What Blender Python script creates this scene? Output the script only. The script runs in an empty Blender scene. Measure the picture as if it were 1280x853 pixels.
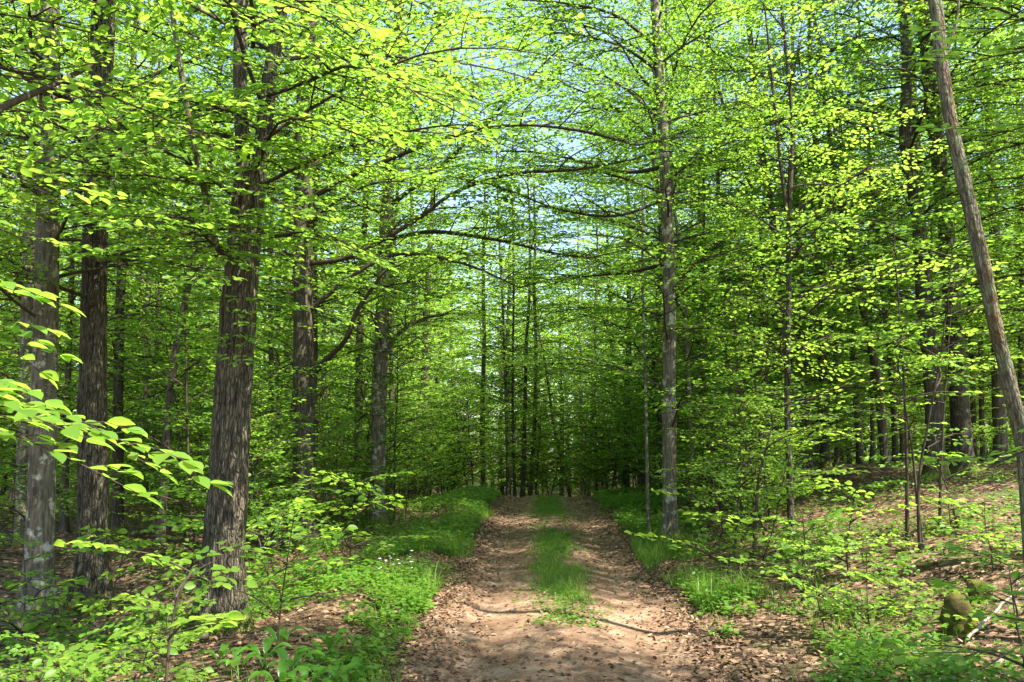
import bpy, math, random
import numpy as np

R = math.radians
rng = np.random.default_rng(11)
random.seed(11)
scene = bpy.context.scene
COL = scene.collection

# ------------------------------------------------------------------ camera
F = 995.0                      # focal length in pixels of the 1280 px wide photograph
PITCH = R(6.6)
EYE = 1.70
cam_data = bpy.data.cameras.new("camera")
cam_data.lens = F / 1280 * 36
cam_data.sensor_width = 36
cam_data.clip_end = 2000
cam = bpy.data.objects.new("camera", cam_data)
COL.objects.link(cam)
cam.location = (0, 0, EYE)
cam.rotation_euler = (R(90) + PITCH, 0, 0)
scene.camera = cam

# ------------------------------------------------------------------ light
SUN_EL, SUN_AZ = R(58), R(120)          # azimuth clockwise from the view direction (+Y)
world = bpy.data.worlds.new("World")
scene.world = world
world.use_nodes = True
wn = world.node_tree
wn.nodes.clear()
sky = wn.nodes.new("ShaderNodeTexSky")
sky.sky_type = 'NISHITA'
sky.sun_disc = False
sky.sun_elevation = SUN_EL
sky.sun_rotation = SUN_AZ
bg = wn.nodes.new("ShaderNodeBackground")
bg.inputs[1].default_value = 0.125
wo = wn.nodes.new("ShaderNodeOutputWorld")
wn.links.new(sky.outputs[0], bg.inputs[0])
wn.links.new(bg.outputs[0], wo.inputs[0])

sun_data = bpy.data.lights.new("sun", 'SUN')
sun_data.energy = 5.0
sun_data.angle = R(0.5)
sun_data.color = (1.0, 0.95, 0.86)
sun = bpy.data.objects.new("sun", sun_data)
COL.objects.link(sun)
sd = np.array([math.sin(SUN_AZ) * math.cos(SUN_EL), math.cos(SUN_AZ) * math.cos(SUN_EL), math.sin(SUN_EL)])
from mathutils import Vector
sun.rotation_euler = Vector(sd).to_track_quat('Z', 'Y').to_euler()
sun.location = (12, 0, 30)

scene.view_settings.view_transform = 'Standard'
scene.view_settings.look = 'None'
scene.view_settings.gamma = 1
scene.view_settings.use_curve_mapping = False
scene.view_settings.exposure = 1.92
scene.cycles.max_bounces = 14
scene.cycles.diffuse_bounces = 12
scene.cycles.transmission_bounces = 12
scene.cycles.transparent_max_bounces = 8
scene.cycles.caustics_reflective = False
scene.cycles.caustics_refractive = False
scene.cycles.sample_clamp_indirect = 6
scene.cycles.use_denoising = True

# ------------------------------------------------------------------ pixel to place
def at(px, py, d):
    """the point seen at photograph pixel (px, py) at forward distance d"""
    xc, yc = (px - 640) / F, (426.5 - py) / F
    v = np.array([xc, math.cos(PITCH) - yc * math.sin(PITCH), math.sin(PITCH) + yc * math.cos(PITCH)])
    return np.array([0, 0, EYE]) + v * (d / v[1])

def to_px(p):
    x, y, z = p[0], p[1], p[2] - EYE
    f = y * math.cos(PITCH) + z * math.sin(PITCH)
    u = -y * math.sin(PITCH) + z * math.cos(PITCH)
    return 640 + F * x / f, 426.5 - F * u / f

# ------------------------------------------------------------------ noise and terrain
_PERM = np.random.default_rng(3).random(4096)
def _h2(i, j, s):
    return _PERM[(i * 73 + j * 179 + s * 911) % 4096]
def vnoise(x, y, s=0, per=None):
    x = np.asarray(x, float); y = np.asarray(y, float)
    i = np.floor(x).astype(int); j = np.floor(y).astype(int)
    fx, fy = x - i, y - j
    fx = fx * fx * (3 - 2 * fx); fy = fy * fy * (3 - 2 * fy)
    i1 = i + 1
    if per:
        i = i % per; i1 = i1 % per
    return (_h2(i, j, s) * (1 - fx) + _h2(i1, j, s) * fx) * (1 - fy) + (_h2(i, j + 1, s) * (1 - fx) + _h2(i1, j + 1, s) * fx) * fy
def smooth(a, b, x):
    t = np.clip((np.asarray(x, float) - a) / (b - a), 0, 1)
    return t * t * (3 - 2 * t)

def road_cx(y):
    return 0.25 + 0.030 * np.asarray(y, float)

def gz(x, y):
    x = np.asarray(x, float); y = np.asarray(y, float)
    u = x - road_cx(y)
    z = 0.80 * smooth(1.7, 7.5, u) + 0.10 * smooth(1.3, 2.2, u)
    z = z + 0.13 * np.exp(-((u + 1.95) / 0.55) ** 2) - 0.10 * smooth(2.6, 5, -u)
    z = z - 0.065 * (np.exp(-((u - .74) / .30) ** 2) + np.exp(-((u + .74) / .30) ** 2))
    off = smooth(1.2, 2.4, np.abs(u))
    z = z + off * (0.22 * (vnoise(x * .45, y * .45, 1) - .5) + 0.12 * (vnoise(x * 1.3, y * 1.3, 2) - .5) + 0.05 * (vnoise(x * 3.5, y * 3.5, 4) - .5))
    z = z + (1 - off) * (0.030 * (vnoise(x * 2.2, y * 1.4, 5) - .5) + 0.014 * (vnoise(x * 7, y * 7, 6) - .5))
    t = np.maximum(0, y - 20.5)
    drop = np.where(t < 5, 0.012 * t * t, 0.3 + 0.12 * (t - 5))
    z = z - np.where(t > 26, 0.3 + 0.12 * 21 + 0.02 * (t - 26), drop)
    return z
def gz1(x, y):
    return float(gz(np.array([x]), np.array([y]))[0])

# ------------------------------------------------------------------ mesh collecting
class Geo:
    def __init__(self):
        self.v = []; self.f = []; self.n = 0
    def add(self, v, faces, mat=0):
        """faces: list of integer arrays (m, k)"""
        for fa in faces:
            if len(fa):
                self.f.append((np.asarray(fa) + self.n, mat))
        self.v.append(np.asarray(v, np.float32)); self.n += len(v)
    def mesh(self, name, mats, smooth_shade=True):
        me = bpy.data.meshes.new(name)
        V = np.concatenate(self.v)
        loops = np.concatenate([fa.ravel() for fa, _ in self.f]).astype(np.int32)
        tot = np.concatenate([np.full(len(fa), fa.shape[1], np.int32) for fa, _ in self.f])
        mi = np.concatenate([np.full(len(fa), m, np.int32) for fa, m in self.f])
        start = np.concatenate([[0], np.cumsum(tot)[:-1]]).astype(np.int32)
        me.vertices.add(len(V)); me.vertices.foreach_set("co", V.ravel())
        me.loops.add(len(loops)); me.loops.foreach_set("vertex_index", loops)
        me.polygons.add(len(tot)); me.polygons.foreach_set("loop_start", start)
        me.polygons.foreach_set("loop_total", tot)
        me.polygons.foreach_set("material_index", mi)
        me.polygons.foreach_set("use_smooth", np.full(len(tot), smooth_shade, bool))
        for m in mats:
            me.materials.append(m)
        me.update(calc_edges=True)
        return me

def obj(name, geo, mats, parent=None, offset=None, smooth_shade=True):
    if offset is not None:
        geo.v = [v - np.asarray(offset, np.float32) for v in geo.v]
    me = geo.mesh(name, mats, smooth_shade) if isinstance(geo, Geo) else geo
    o = bpy.data.objects.new(name, me)
    COL.objects.link(o)
    if parent is not None:
        o.parent = parent
    return o

def tag(o, label=None, cat=None, group=None, kind=None):
    if label: o['label'] = label
    if cat: o['category'] = cat
    if group: o['group'] = group
    if kind: o['kind'] = kind
    return o

def empty(name, loc, label, cat, group=None, rz=0.0):
    o = bpy.data.objects.new(name, None)
    o.empty_display_size = .2
    COL.objects.link(o)
    o.location = tuple(float(c) for c in loc)
    o.rotation_euler.z = rz
    return tag(o, label, cat, group)

def copy_tree(src, loc, rz, scale, label, group):
    r = src.copy(); COL.objects.link(r)
    r.location = tuple(float(c) for c in loc); r.rotation_euler = (0, 0, rz); r.scale = (scale,) * 3
    r['label'] = label; r['group'] = group
    for ch in list(src.children):
        c = ch.copy(); COL.objects.link(c); c.parent = r
    return r

# ------------------------------------------------------------------ curves and tubes
def catmull(pts, step):
    P = np.asarray(pts, float)
    if len(P) == 2:
        n = max(2, int(np.linalg.norm(P[1] - P[0]) / step) + 1)
        return P[0] + (P[1] - P[0]) * np.linspace(0, 1, n)[:, None]
    Q = np.vstack([2 * P[0] - P[1], P, 2 * P[-1] - P[-2]])
    out = []
    for i in range(1, len(Q) - 2):
        a, b, c, d = Q[i - 1], Q[i], Q[i + 1], Q[i + 2]
        n = max(1, int(np.linalg.norm(c - b) / step))
        t = np.linspace(0, 1, n, endpoint=False)[:, None]
        out.append(.5 * ((2 * b) + (c - a) * t + (2 * a - 5 * b + 4 * c - d) * t ** 2 + (3 * b - a - 3 * c + d) * t ** 3))
    out.append(P[-1:])
    return np.concatenate(out)

def frames(pts):
    T = np.gradient(pts, axis=0)
    T /= np.linalg.norm(T, axis=1)[:, None] + 1e-9
    ref = np.array([0, 1.0, 0]) if abs(T[0][1]) < .9 else np.array([1.0, 0, 0])
    A = np.cross(np.cross(T, ref), T)
    # keep a constant reference (branches here never turn through it)
    A /= np.linalg.norm(A, axis=1)[:, None] + 1e-9
    B = np.cross(T, A)
    return T, A, B

def tube(pts, rad, sides, cap=True, rfun=None):
    pts = np.asarray(pts, float); n = len(pts)
    T, A, B = frames(pts)
    th = np.linspace(0, 2 * math.pi, sides, endpoint=False)
    rr = np.asarray(rad, float)[:, None] * np.ones((1, sides))
    if rfun is not None:
        rr = rr * rfun(th, pts)
    V = pts[:, None, :] + rr[:, :, None] * (np.cos(th)[None, :, None] * A[:, None, :] + np.sin(th)[None, :, None] * B[:, None, :])
    V = V.reshape(-1, 3)
    i = np.arange(n - 1)[:, None] * sides
    j = np.arange(sides)[None, :]; j1 = (j + 1) % sides
    q = np.stack([i + j, i + j1, i + sides + j1, i + sides + j], -1).reshape(-1, 4)
    faces = [q]
    if cap:
        V = np.vstack([V, pts[-1:]])
        k = (n - 1) * sides
        faces.append(np.stack([k + np.arange(sides), k + (np.arange(sides) + 1) % sides, np.full(sides, n * sides)], -1))
    return V, faces

# ------------------------------------------------------------------ leaves
LEAF = {
    'near': (np.array([[0, 0, 0], [.25, 0, -.015], [.5, 0, -.02], [.76, 0, -.04], [1, 0, -.10],
                       [.10, .14, .02], [.30, .285, .05], [.54, .31, .055], [.78, .20, .01],
                       [.10, -.14, .02], [.30, -.285, .05], [.54, -.31, .055], [.78, -.20, .01]]),
             [np.array([[0, 1, 6, 5], [1, 2, 7, 6], [2, 3, 8, 7], [1, 0, 9, 10], [2, 1, 10, 11], [3, 2, 11, 12]]), np.array([[3, 4, 8], [4, 3, 12]])]),
    'mid': (np.array([[0, 0, 0], [1, 0, -.06], [.3, .29, .04], [.72, .25, .02], [.3, -.29, .04], [.72, -.25, .02]]),
            [np.array([[0, 1, 3, 2], [0, 4, 5, 1]])]),
    'far': (np.array([[0, 0, 0], [.5, -.32, .04], [1, 0, -.04], [.5, .32, .04]]), [np.array([[0, 1, 2, 3]])]),
}
def leaf_geo(geo, P, D, N, S, lod, mat):
    tv, tf = LEAF[lod]
    D = D / (np.linalg.norm(D, axis=1)[:, None] + 1e-9)
    B = np.cross(N, D); B /= np.linalg.norm(B, axis=1)[:, None] + 1e-9
    N = np.cross(D, B)
    V = P[:, None, :] + S[:, None, None] * (tv[None, :, 0:1] * D[:, None, :] + tv[None, :, 1:2] * B[:, None, :] + tv[None, :, 2:3] * N[:, None, :])
    n, k = len(P), len(tv)
    off = (np.arange(n) * k)[:, None, None]
    geo.add(V.reshape(-1, 3), [(f[None] + off).reshape(-1, f.shape[1]) for f in tf], mat)

def rotz(a):
    c, s = math.cos(a), math.sin(a); return np.array([[c, -s, 0], [s, c, 0], [0, 0, 1.0]])
def roty(a):
    c, s = math.cos(a), math.sin(a); return np.array([[c, 0, s], [0, 1, 0], [-s, 0, c.real if False else c]])
def rotx(a):
    c, s = math.cos(a), math.sin(a); return np.array([[1.0, 0, 0], [0, c, -s], [0, s, c]])

class Bough:
    """one flat leafy branch: leaf places plus twig tubes, lying along +X"""
    def __init__(self):
        self.P = []; self.D = []; self.N = []; self.S = []; self.tubes = Geo()
    def leaf(self, p, d, s, jit=.42):
        self.P.append(p); self.D.append(d)
        self.N.append(np.array([rng.normal(0, jit), rng.normal(0, jit), 1.0]))
        self.S.append(s * rng.uniform(.5, 1.2))
    def done(self):
        self.P = np.array(self.P); self.D = np.array(self.D); self.N = np.array(self.N); self.S = np.array(self.S)
        self.tv = np.concatenate(self.tubes.v) if self.tubes.v else np.zeros((0, 3))
        self.tf = [fa for fa, _ in self.tubes.f]
        return self

def add_spray(b, org, az, L, s, twig_gap, leaf_gap, droop, r, twig_tubes, sides=3, pitch=0.0):
    M = rotz(az) @ roty(-pitch)
    def pos(t, off=0.0):
        return org + M @ np.array([t * L, .06 * L * math.sin(2.5 * t + off), -droop * L * t * t])
    n = 6
    ax = np.array([pos(t) for t in np.linspace(0, 1, n)])
    v, f = tube(ax, np.linspace(r, r * .3, n), sides, cap=False)
    b.tubes.add(v, f)
    nt = max(3, int(L / twig_gap))
    side = 1 if rng.random() < .5 else -1
    for k in range(nt):
        t = .12 + .86 * (k + rng.uniform(-.2, .2)) / nt
        side = -side
        p0 = pos(t)
        ang = az + side * R(rng.uniform(38, 60))
        lt = L * .46 * (1 - .72 * t) * rng.uniform(.7, 1.2)
        dip = rng.uniform(-.12, .05)
        dv = np.array([math.cos(ang), math.sin(ang), dip - droop * t])
        if lt > 2.0 * leaf_gap and twig_tubes:
            v, f = tube(np.array([p0, p0 + dv * lt * .5, p0 + dv * lt - np.array([0, 0, .03 * lt])]), [r * .4, r * .3, r * .16], 3, cap=False)
            b.tubes.add(v, f)
        m = max(1, int(lt / leaf_gap))
        s2 = 1
        for q in range(m):
            s2 = -s2
            p = p0 + dv * lt * (q + .6) / m
            la = ang + s2 * R(rng.uniform(30, 65))
            b.leaf(p, np.array([math.cos(la), math.sin(la), rng.uniform(-.35, .1)]), s)
        b.leaf(p0 + dv * lt, np.array([dv[0], dv[1], -.15]), s)
    for q in range(max(2, int(L * .5 / leaf_gap))):
        t = rng.uniform(.3, 1)
        la = az + R(rng.uniform(-60, 60))
        b.leaf(pos(t), np.array([math.cos(la), math.sin(la), rng.uniform(-.3, .1)]), s)

LODS = {            # leaf length, twig gap, leaf gap, spray gap, leaf shape, twigs as tubes
    'near': (.074, .085, .050, .20, 'near', True),
    'mid': (.074, .088, .053, .21, 'mid', True),
    'far': (.096, .118, .072, .23, 'far', False),
    'vfar': (.20, .25, .16, .36, 'far', False),
}
def make_bough(L, lod, droop=.10, thick=1.0):
    s, tg, lg, sg, shape, tt = LODS[lod]
    b = Bough(); b.L = L; b.shape = shape
    n = 9
    w1, w2 = rng.uniform(-.12, .12), rng.uniform(0, 6)
    def pos(t):
        return np.array([t * L, L * w1 * math.sin(math.pi * t) + .02 * L * math.sin(7 * t + w2), L * (.10 * math.sin(math.pi * .8 * t) - droop * t ** 2.2)])
    ts = np.linspace(0, 1, n)
    ax = np.array([pos(t) for t in ts])
    r0 = (.006 + .0052 * L) * thick
    v, f = tube(ax, r0 * (1 - .8 * ts), 5, cap=False)
    b.tubes.add(v, f)
    m = max(3, int(L * .86 / sg))
    side = 1
    for k in range(m):
        side = -side
        t = .14 + .84 * (k + rng.uniform(-.25, .25)) / m
        t = min(max(t, .1), .98)
        Ls = (.30 + .34 * L) * (1 - .62 * t) * rng.uniform(.7, 1.15)
        Ls = min(Ls, 1.35)
        add_spray(b, pos(t), side * R(rng.uniform(38, 68)), Ls, s, tg, lg, rng.uniform(.02, .16), r0 * .5 * (1 - .5 * t) + .0012, tt, pitch=R(rng.uniform(-8, 10)))
    add_spray(b, pos(.93), R(rng.uniform(-15, 15)), .30 + .12 * L, s, tg, lg, .1, r0 * .3, tt)
    return b.done()

PROTO = {}
for lod in LODS:
    for L in (.55, 1.1, 1.9, 3.0):
        PROTO[(lod, L)] = [make_bough(L, lod, droop=rng.uniform(.04, .2)) for _ in range(4)]

def put_bough(leaves, wood, org, az, pitch, L, lod, roll=0.0, leaf_mat=0, wood_mat=0):
    Ls = min((.55, 1.1, 1.9, 3.0), key=lambda q: abs(math.log(q / L)))
    b = PROTO[(lod, Ls)][rng.integers(4)]
    sc = L / Ls
    M = rotz(az) @ roty(-pitch) @ rotx(roll)
    if rng.random() < .5:
        M = M @ np.diag([1, -1, 1.0])
    sel = slice(None)
    leaf_geo(leaves, b.P @ M.T * sc + org, b.D @ M.T, b.N @ M.T * (1 if np.linalg.det(M) > 0 else 1), b.S * (sc ** .4), b.shape, leaf_mat)
    wood.add(b.tv @ M.T * sc + org, b.tf, wood_mat)

# ------------------------------------------------------------------ materials
def new_mat(name):
    m = bpy.data.materials.new(name); m.use_nodes = True
    nt = m.node_tree; nt.nodes.clear()
    return m, nt, nt.nodes, nt.links
def N(nodes, t, **kw):
    n = nodes.new(t)
    for k, v in kw.items():
        setattr(n, k, v)
    return n
def ramp(nodes, stops, interp='LINEAR'):
    r = nodes.new("ShaderNodeValToRGB")
    r.color_ramp.interpolation = interp
    el = r.color_ramp.elements
    while len(el) < len(stops):
        el.new(.5)
    for e, (p, c) in zip(el, stops):
        e.position = p; e.color = (*c, 1)
    return r
def noise(nodes, links, vec, scale, detail=4, rough=.55):
    n = nodes.new("ShaderNodeTexNoise")
    n.inputs['Scale'].default_value = scale; n.inputs['Detail'].default_value = detail; n.inputs['Roughness'].default_value = rough
    if vec is not None:
        links.new(vec, n.inputs['Vector'])
    return n

def leaf_material(name, refl, trans, mixf=.5, rough=.42):
    m, nt, nd, lk = new_mat(name)
    geo = N(nd, "ShaderNodeNewGeometry")
    info = N(nd, "ShaderNodeObjectInfo")
    r1 = ramp(nd, [(0, refl[0]), (.5, refl[1]), (1, refl[2])])
    r2 = ramp(nd, [(0, trans[0]), (.5, trans[1]), (1, trans[2])])
    add = N(nd, "ShaderNodeMath", operation='MULTIPLY_ADD')
    sub = N(nd, "ShaderNodeMath", operation='MULTIPLY')
    lk.new(info.outputs['Random'], sub.inputs[0]); sub.inputs[1].default_value = .45
    lk.new(geo.outputs['Random Per Island'], add.inputs[0]); add.inputs[1].default_value = .55
    lk.new(sub.outputs[0], add.inputs[2])
    lk.new(add.outputs[0], r1.inputs[0]); lk.new(add.outputs[0], r2.inputs[0])
    p = N(nd, "ShaderNodeBsdfPrincipled")
    p.inputs['Roughness'].default_value = rough
    p.inputs['Specular IOR Level'].default_value = .25
    lk.new(r1.outputs[0], p.inputs['Base Color'])
    t = N(nd, "ShaderNodeBsdfTranslucent")
    lk.new(r2.outputs[0], t.inputs['Color'])
    mx = N(nd, "ShaderNodeMixShader"); mx.inputs[0].default_value = mixf
    lk.new(p.outputs[0], mx.inputs[1]); lk.new(t.outputs[0], mx.inputs[2])
    o = N(nd, "ShaderNodeOutputMaterial"); lk.new(mx.outputs[0], o.inputs[0])
    return m

def bark_material(name, dark, light, lichen=None, lichen_amt=.5, furrow=1.0, moss=False, patch=None, cracks=0.0):
    m, nt, nd, lk = new_mat(name)
    tc = N(nd, "ShaderNodeTexCoord")
    mp = N(nd, "ShaderNodeMapping"); mp.inputs['Scale'].default_value = (1, 1, .11)
    lk.new(tc.outputs['Object'], mp.inputs[0])
    n1 = noise(nd, lk, mp.outputs[0], 40, 6, .62)
    n2 = noise(nd, lk, tc.outputs['Object'], 3.2, 5, .6)
    n3 = noise(nd, lk, tc.outputs['Object'], 45, 3, .6)
    base = ramp(nd, [(.36, dark), (.62, light)])
    lk.new(n1.outputs[0], base.inputs[0])
    col = base.outputs[0]
    mul = N(nd, "ShaderNodeMixRGB", blend_type='MULTIPLY'); mul.inputs[0].default_value = .7
    tone = ramp(nd, [(.3, (.55, .55, .52)), (.7, (1.15, 1.1, 1.0))])
    lk.new(n2.outputs[0], tone.inputs[0]); lk.new(col, mul.inputs[1]); lk.new(tone.outputs[0], mul.inputs[2])
    col = mul.outputs[0]
    if cracks:
        mp2 = N(nd, "ShaderNodeMapping"); mp2.inputs['Scale'].default_value = (1, 1, .2)
        wv = N(nd, "ShaderNodeMixRGB"); wv.inputs[0].default_value = .035
        nw = noise(nd, lk, tc.outputs['Object'], 9, 3)
        lk.new(tc.outputs['Object'], wv.inputs[1]); lk.new(nw.outputs['Color'], wv.inputs[2]); lk.new(wv.outputs[0], mp2.inputs[0])
        vo = N(nd, "ShaderNodeTexVoronoi", feature='DISTANCE_TO_EDGE'); vo.inputs['Scale'].default_value = 46
        lk.new(mp2.outputs[0], vo.inputs['Vector'])
        kr = ramp(nd, [(.0, (.30, .28, .26)), (.22, (1.1, 1.1, 1.1))]); lk.new(vo.outputs['Distance'], kr.inputs[0])
        mk = N(nd, "ShaderNodeMixRGB", blend_type='MULTIPLY'); mk.inputs[0].default_value = cracks
        lk.new(col, mk.inputs[1]); lk.new(kr.outputs[0], mk.inputs[2]); col = mk.outputs[0]
    if patch:
        npz = noise(nd, lk, mp.outputs[0], 5, 4, .6)
        pr = ramp(nd, [(.55, (0, 0, 0)), (.62, (1, 1, 1))]); lk.new(npz.outputs[0], pr.inputs[0])
        mx = N(nd, "ShaderNodeMixRGB"); lk.new(pr.outputs[0], mx.inputs[0]); lk.new(col, mx.inputs[1]); mx.inputs[2].default_value = (*patch, 1)
        col = mx.outputs[0]
    if lichen:
        nl = noise(nd, lk, tc.outputs['Object'], 7.5, 6, .7)
        lr = ramp(nd, [(.62 - .2 * lichen_amt, (0, 0, 0)), (.70 - .2 * lichen_amt, (1, 1, 1))]); lk.new(nl.outputs[0], lr.inputs[0])
        mx = N(nd, "ShaderNodeMixRGB"); lk.new(lr.outputs[0], mx.inputs[0]); lk.new(col, mx.inputs[1]); mx.inputs[2].default_value = (*lichen, 1)
        col = mx.outputs[0]
    if moss:
        sep = N(nd, "ShaderNodeSeparateXYZ"); lk.new(tc.outputs['Object'], sep.inputs[0])
        ma = N(nd, "ShaderNodeMath", operation='MULTIPLY_ADD'); lk.new(sep.outputs['Z'], ma.inputs[0]); ma.inputs[1].default_value = -1.3; ma.inputs[2].default_value = .34
        ad = N(nd, "ShaderNodeMath", operation='ADD'); lk.new(ma.outputs[0], ad.inputs[0]); lk.new(n2.outputs[0], ad.inputs[1])
        mr = ramp(nd, [(.52, (0, 0, 0)), (.66, (1, 1, 1))]); lk.new(ad.outputs[0], mr.inputs[0])
        mc = ramp(nd, [(.35, (.05, .07, .015)), (.65, (.17, .18, .035))]); lk.new(n3.outputs[0], mc.inputs[0])
        mx = N(nd, "ShaderNodeMixRGB"); lk.new(mr.outputs[0], mx.inputs[0]); lk.new(col, mx.inputs[1]); lk.new(mc.outputs[0], mx.inputs[2])
        col = mx.outputs[0]
    p = N(nd, "ShaderNodeBsdfPrincipled"); p.inputs['Roughness'].default_value = .9; p.inputs['Specular IOR Level'].default_value = .15
    lk.new(col, p.inputs['Base Color'])
    mixh = N(nd, "ShaderNodeMath", operation='MULTIPLY_ADD'); lk.new(n3.outputs[0], mixh.inputs[0]); mixh.inputs[1].default_value = .3; lk.new(n1.outputs[0], mixh.inputs[2])
    hh = mixh.outputs[0]
    if cracks:
        ah = N(nd, "ShaderNodeMath", operation='MULTIPLY_ADD'); lk.new(kr.outputs[0], ah.inputs[0]); ah.inputs[1].default_value = .9 * cracks; lk.new(hh, ah.inputs[2]); hh = ah.outputs[0]
    bp = N(nd, "ShaderNodeBump"); bp.inputs['Strength'].default_value = .9; bp.inputs['Distance'].default_value = .025 * furrow
    lk.new(hh, bp.inputs['Height']); lk.new(bp.outputs[0], p.inputs['Normal'])
    o = N(nd, "ShaderNodeOutputMaterial"); lk.new(p.outputs[0], o.inputs[0])
    return m

BEECH = leaf_material('beech_leaf',
                      [(.065, .165, .024), (.120, .235, .030), (.190, .295, .040)],
                      [(.185, .410, .032), (.315, .540, .046), (.460, .625, .072)], .56)
HERB = leaf_material('herb_leaf', [(.05, .13, .02), (.08, .19, .02), (.13, .23, .03)], [(.13, .33, .02), (.22, .42, .03), (.32, .46, .05)], .42)
GRASS = leaf_material('grass_blade', [(.06, .14, .02), (.11, .22, .025), (.20, .26, .06)], [(.15, .32, .02), (.24, .42, .03), (.34, .42, .08)], .4)
LILY = leaf_material('lily_leaf', [(.05, .14, .02), (.07, .18, .022), (.09, .21, .03)], [(.10, .3, .025), (.15, .36, .03), (.2, .4, .035)], .35, .3)
TWIG = bark_material('twig_bark', (.035, .026, .018), (.09, .068, .048), furrow=.2)
BARK = bark_material('furrowed_bark', (.045, .038, .026), (.20, .168, .115), furrow=1.3, moss=True, cracks=.75)
BARK_GREY = bark_material('grey_bark', (.045, .038, .027), (.12, .10, .072), lichen=(.16, .155, .105), lichen_amt=.25, furrow=.5, moss=True, cracks=.45)
BARK_PALE = bark_material('pale_bark', (.06, .05, .034), (.17, .145, .10), lichen=(.34, .32, .23), lichen_amt=.45, furrow=.4, moss=True)
BARK_FAR = bark_material('dull_bark', (.05, .042, .032), (.14, .115, .085), lichen=(.14, .13, .09), lichen_amt=.15, furrow=.6)
BARK_DEAD = bark_material('dead_wood', (.10, .085, .055), (.30, .26, .175), lichen=(.20, .22, .11), lichen_amt=.5, furrow=1.5, patch=(.16, .095, .045), cracks=.55)

def litter_material():
    m, nt, nd, lk = new_mat('leaf_litter_soil')
    tc = N(nd, "ShaderNodeTexCoord")
    nw = noise(nd, lk, tc.outputs['Object'], 9, 3)
    mixv = N(nd, "ShaderNodeMixRGB"); mixv.inputs[0].default_value = .06
    lk.new(tc.outputs['Object'], mixv.inputs[1]); lk.new(nw.outputs['Color'], mixv.inputs[2])
    vo = N(nd, "ShaderNodeTexVoronoi"); vo.inputs['Scale'].default_value = 17
    lk.new(mixv.outputs[0], vo.inputs['Vector'])
    sep = N(nd, "ShaderNodeSeparateColor"); lk.new(vo.outputs['Color'], sep.inputs[0])
    cr = ramp(nd, [(0, (.045, .028, .016)), (.35, (.12, .068, .036)), (.7, (.22, .135, .075)), (1, (.34, .23, .14))])
    lk.new(sep.outputs[0], cr.inputs[0])
    dr = ramp(nd, [(.25, (1, 1, 1)), (.75, (.35, .33, .3))]); lk.new(vo.outputs['Distance'], dr.inputs[0])
    mul = N(nd, "ShaderNodeMixRGB", blend_type='MULTIPLY'); mul.inputs[0].default_value = .8
    lk.new(cr.outputs[0], mul.inputs[1]); lk.new(dr.outputs[0], mul.inputs[2])
    # mossy, weedy patches
    ng = noise(nd, lk, tc.outputs['Object'], .7, 6, .65)
    gr = ramp(nd, [(.50, (0, 0, 0)), (.66, (.75, .75, .75))]); lk.new(ng.outputs[0], gr.inputs[0])
    nf = noise(nd, lk, tc.outputs['Object'], 60, 3)
    gc = ramp(nd, [(.3, (.03, .05, .012)), (.7, (.08, .12, .025))]); lk.new(nf.outputs[0], gc.inputs[0])
    mx = N(nd, "ShaderNodeMixRGB"); lk.new(gr.outputs[0], mx.inputs[0]); lk.new(mul.outputs[0], mx.inputs[1]); lk.new(gc.outputs[0], mx.inputs[2])
    p = N(nd, "ShaderNodeBsdfPrincipled"); p.inputs['Roughness'].default_value = .85; p.inputs['Specular IOR Level'].default_value = .2
    lk.new(mx.outputs[0], p.inputs['Base Color'])
    ad = N(nd, "ShaderNodeMath", operation='ADD'); lk.new(sep.outputs[1], ad.inputs[0]); lk.new(nf.outputs[0], ad.inputs[1])
    bp = N(nd, "ShaderNodeBump"); bp.inputs['Strength'].default_value = .8; bp.inputs['Distance'].default_value = .03
    lk.new(ad.outputs[0], bp.inputs['Height']); lk.new(bp.outputs[0], p.inputs['Normal'])
    o = N(nd, "ShaderNodeOutputMaterial"); lk.new(p.outputs[0], o.inputs[0])
    return m
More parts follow.
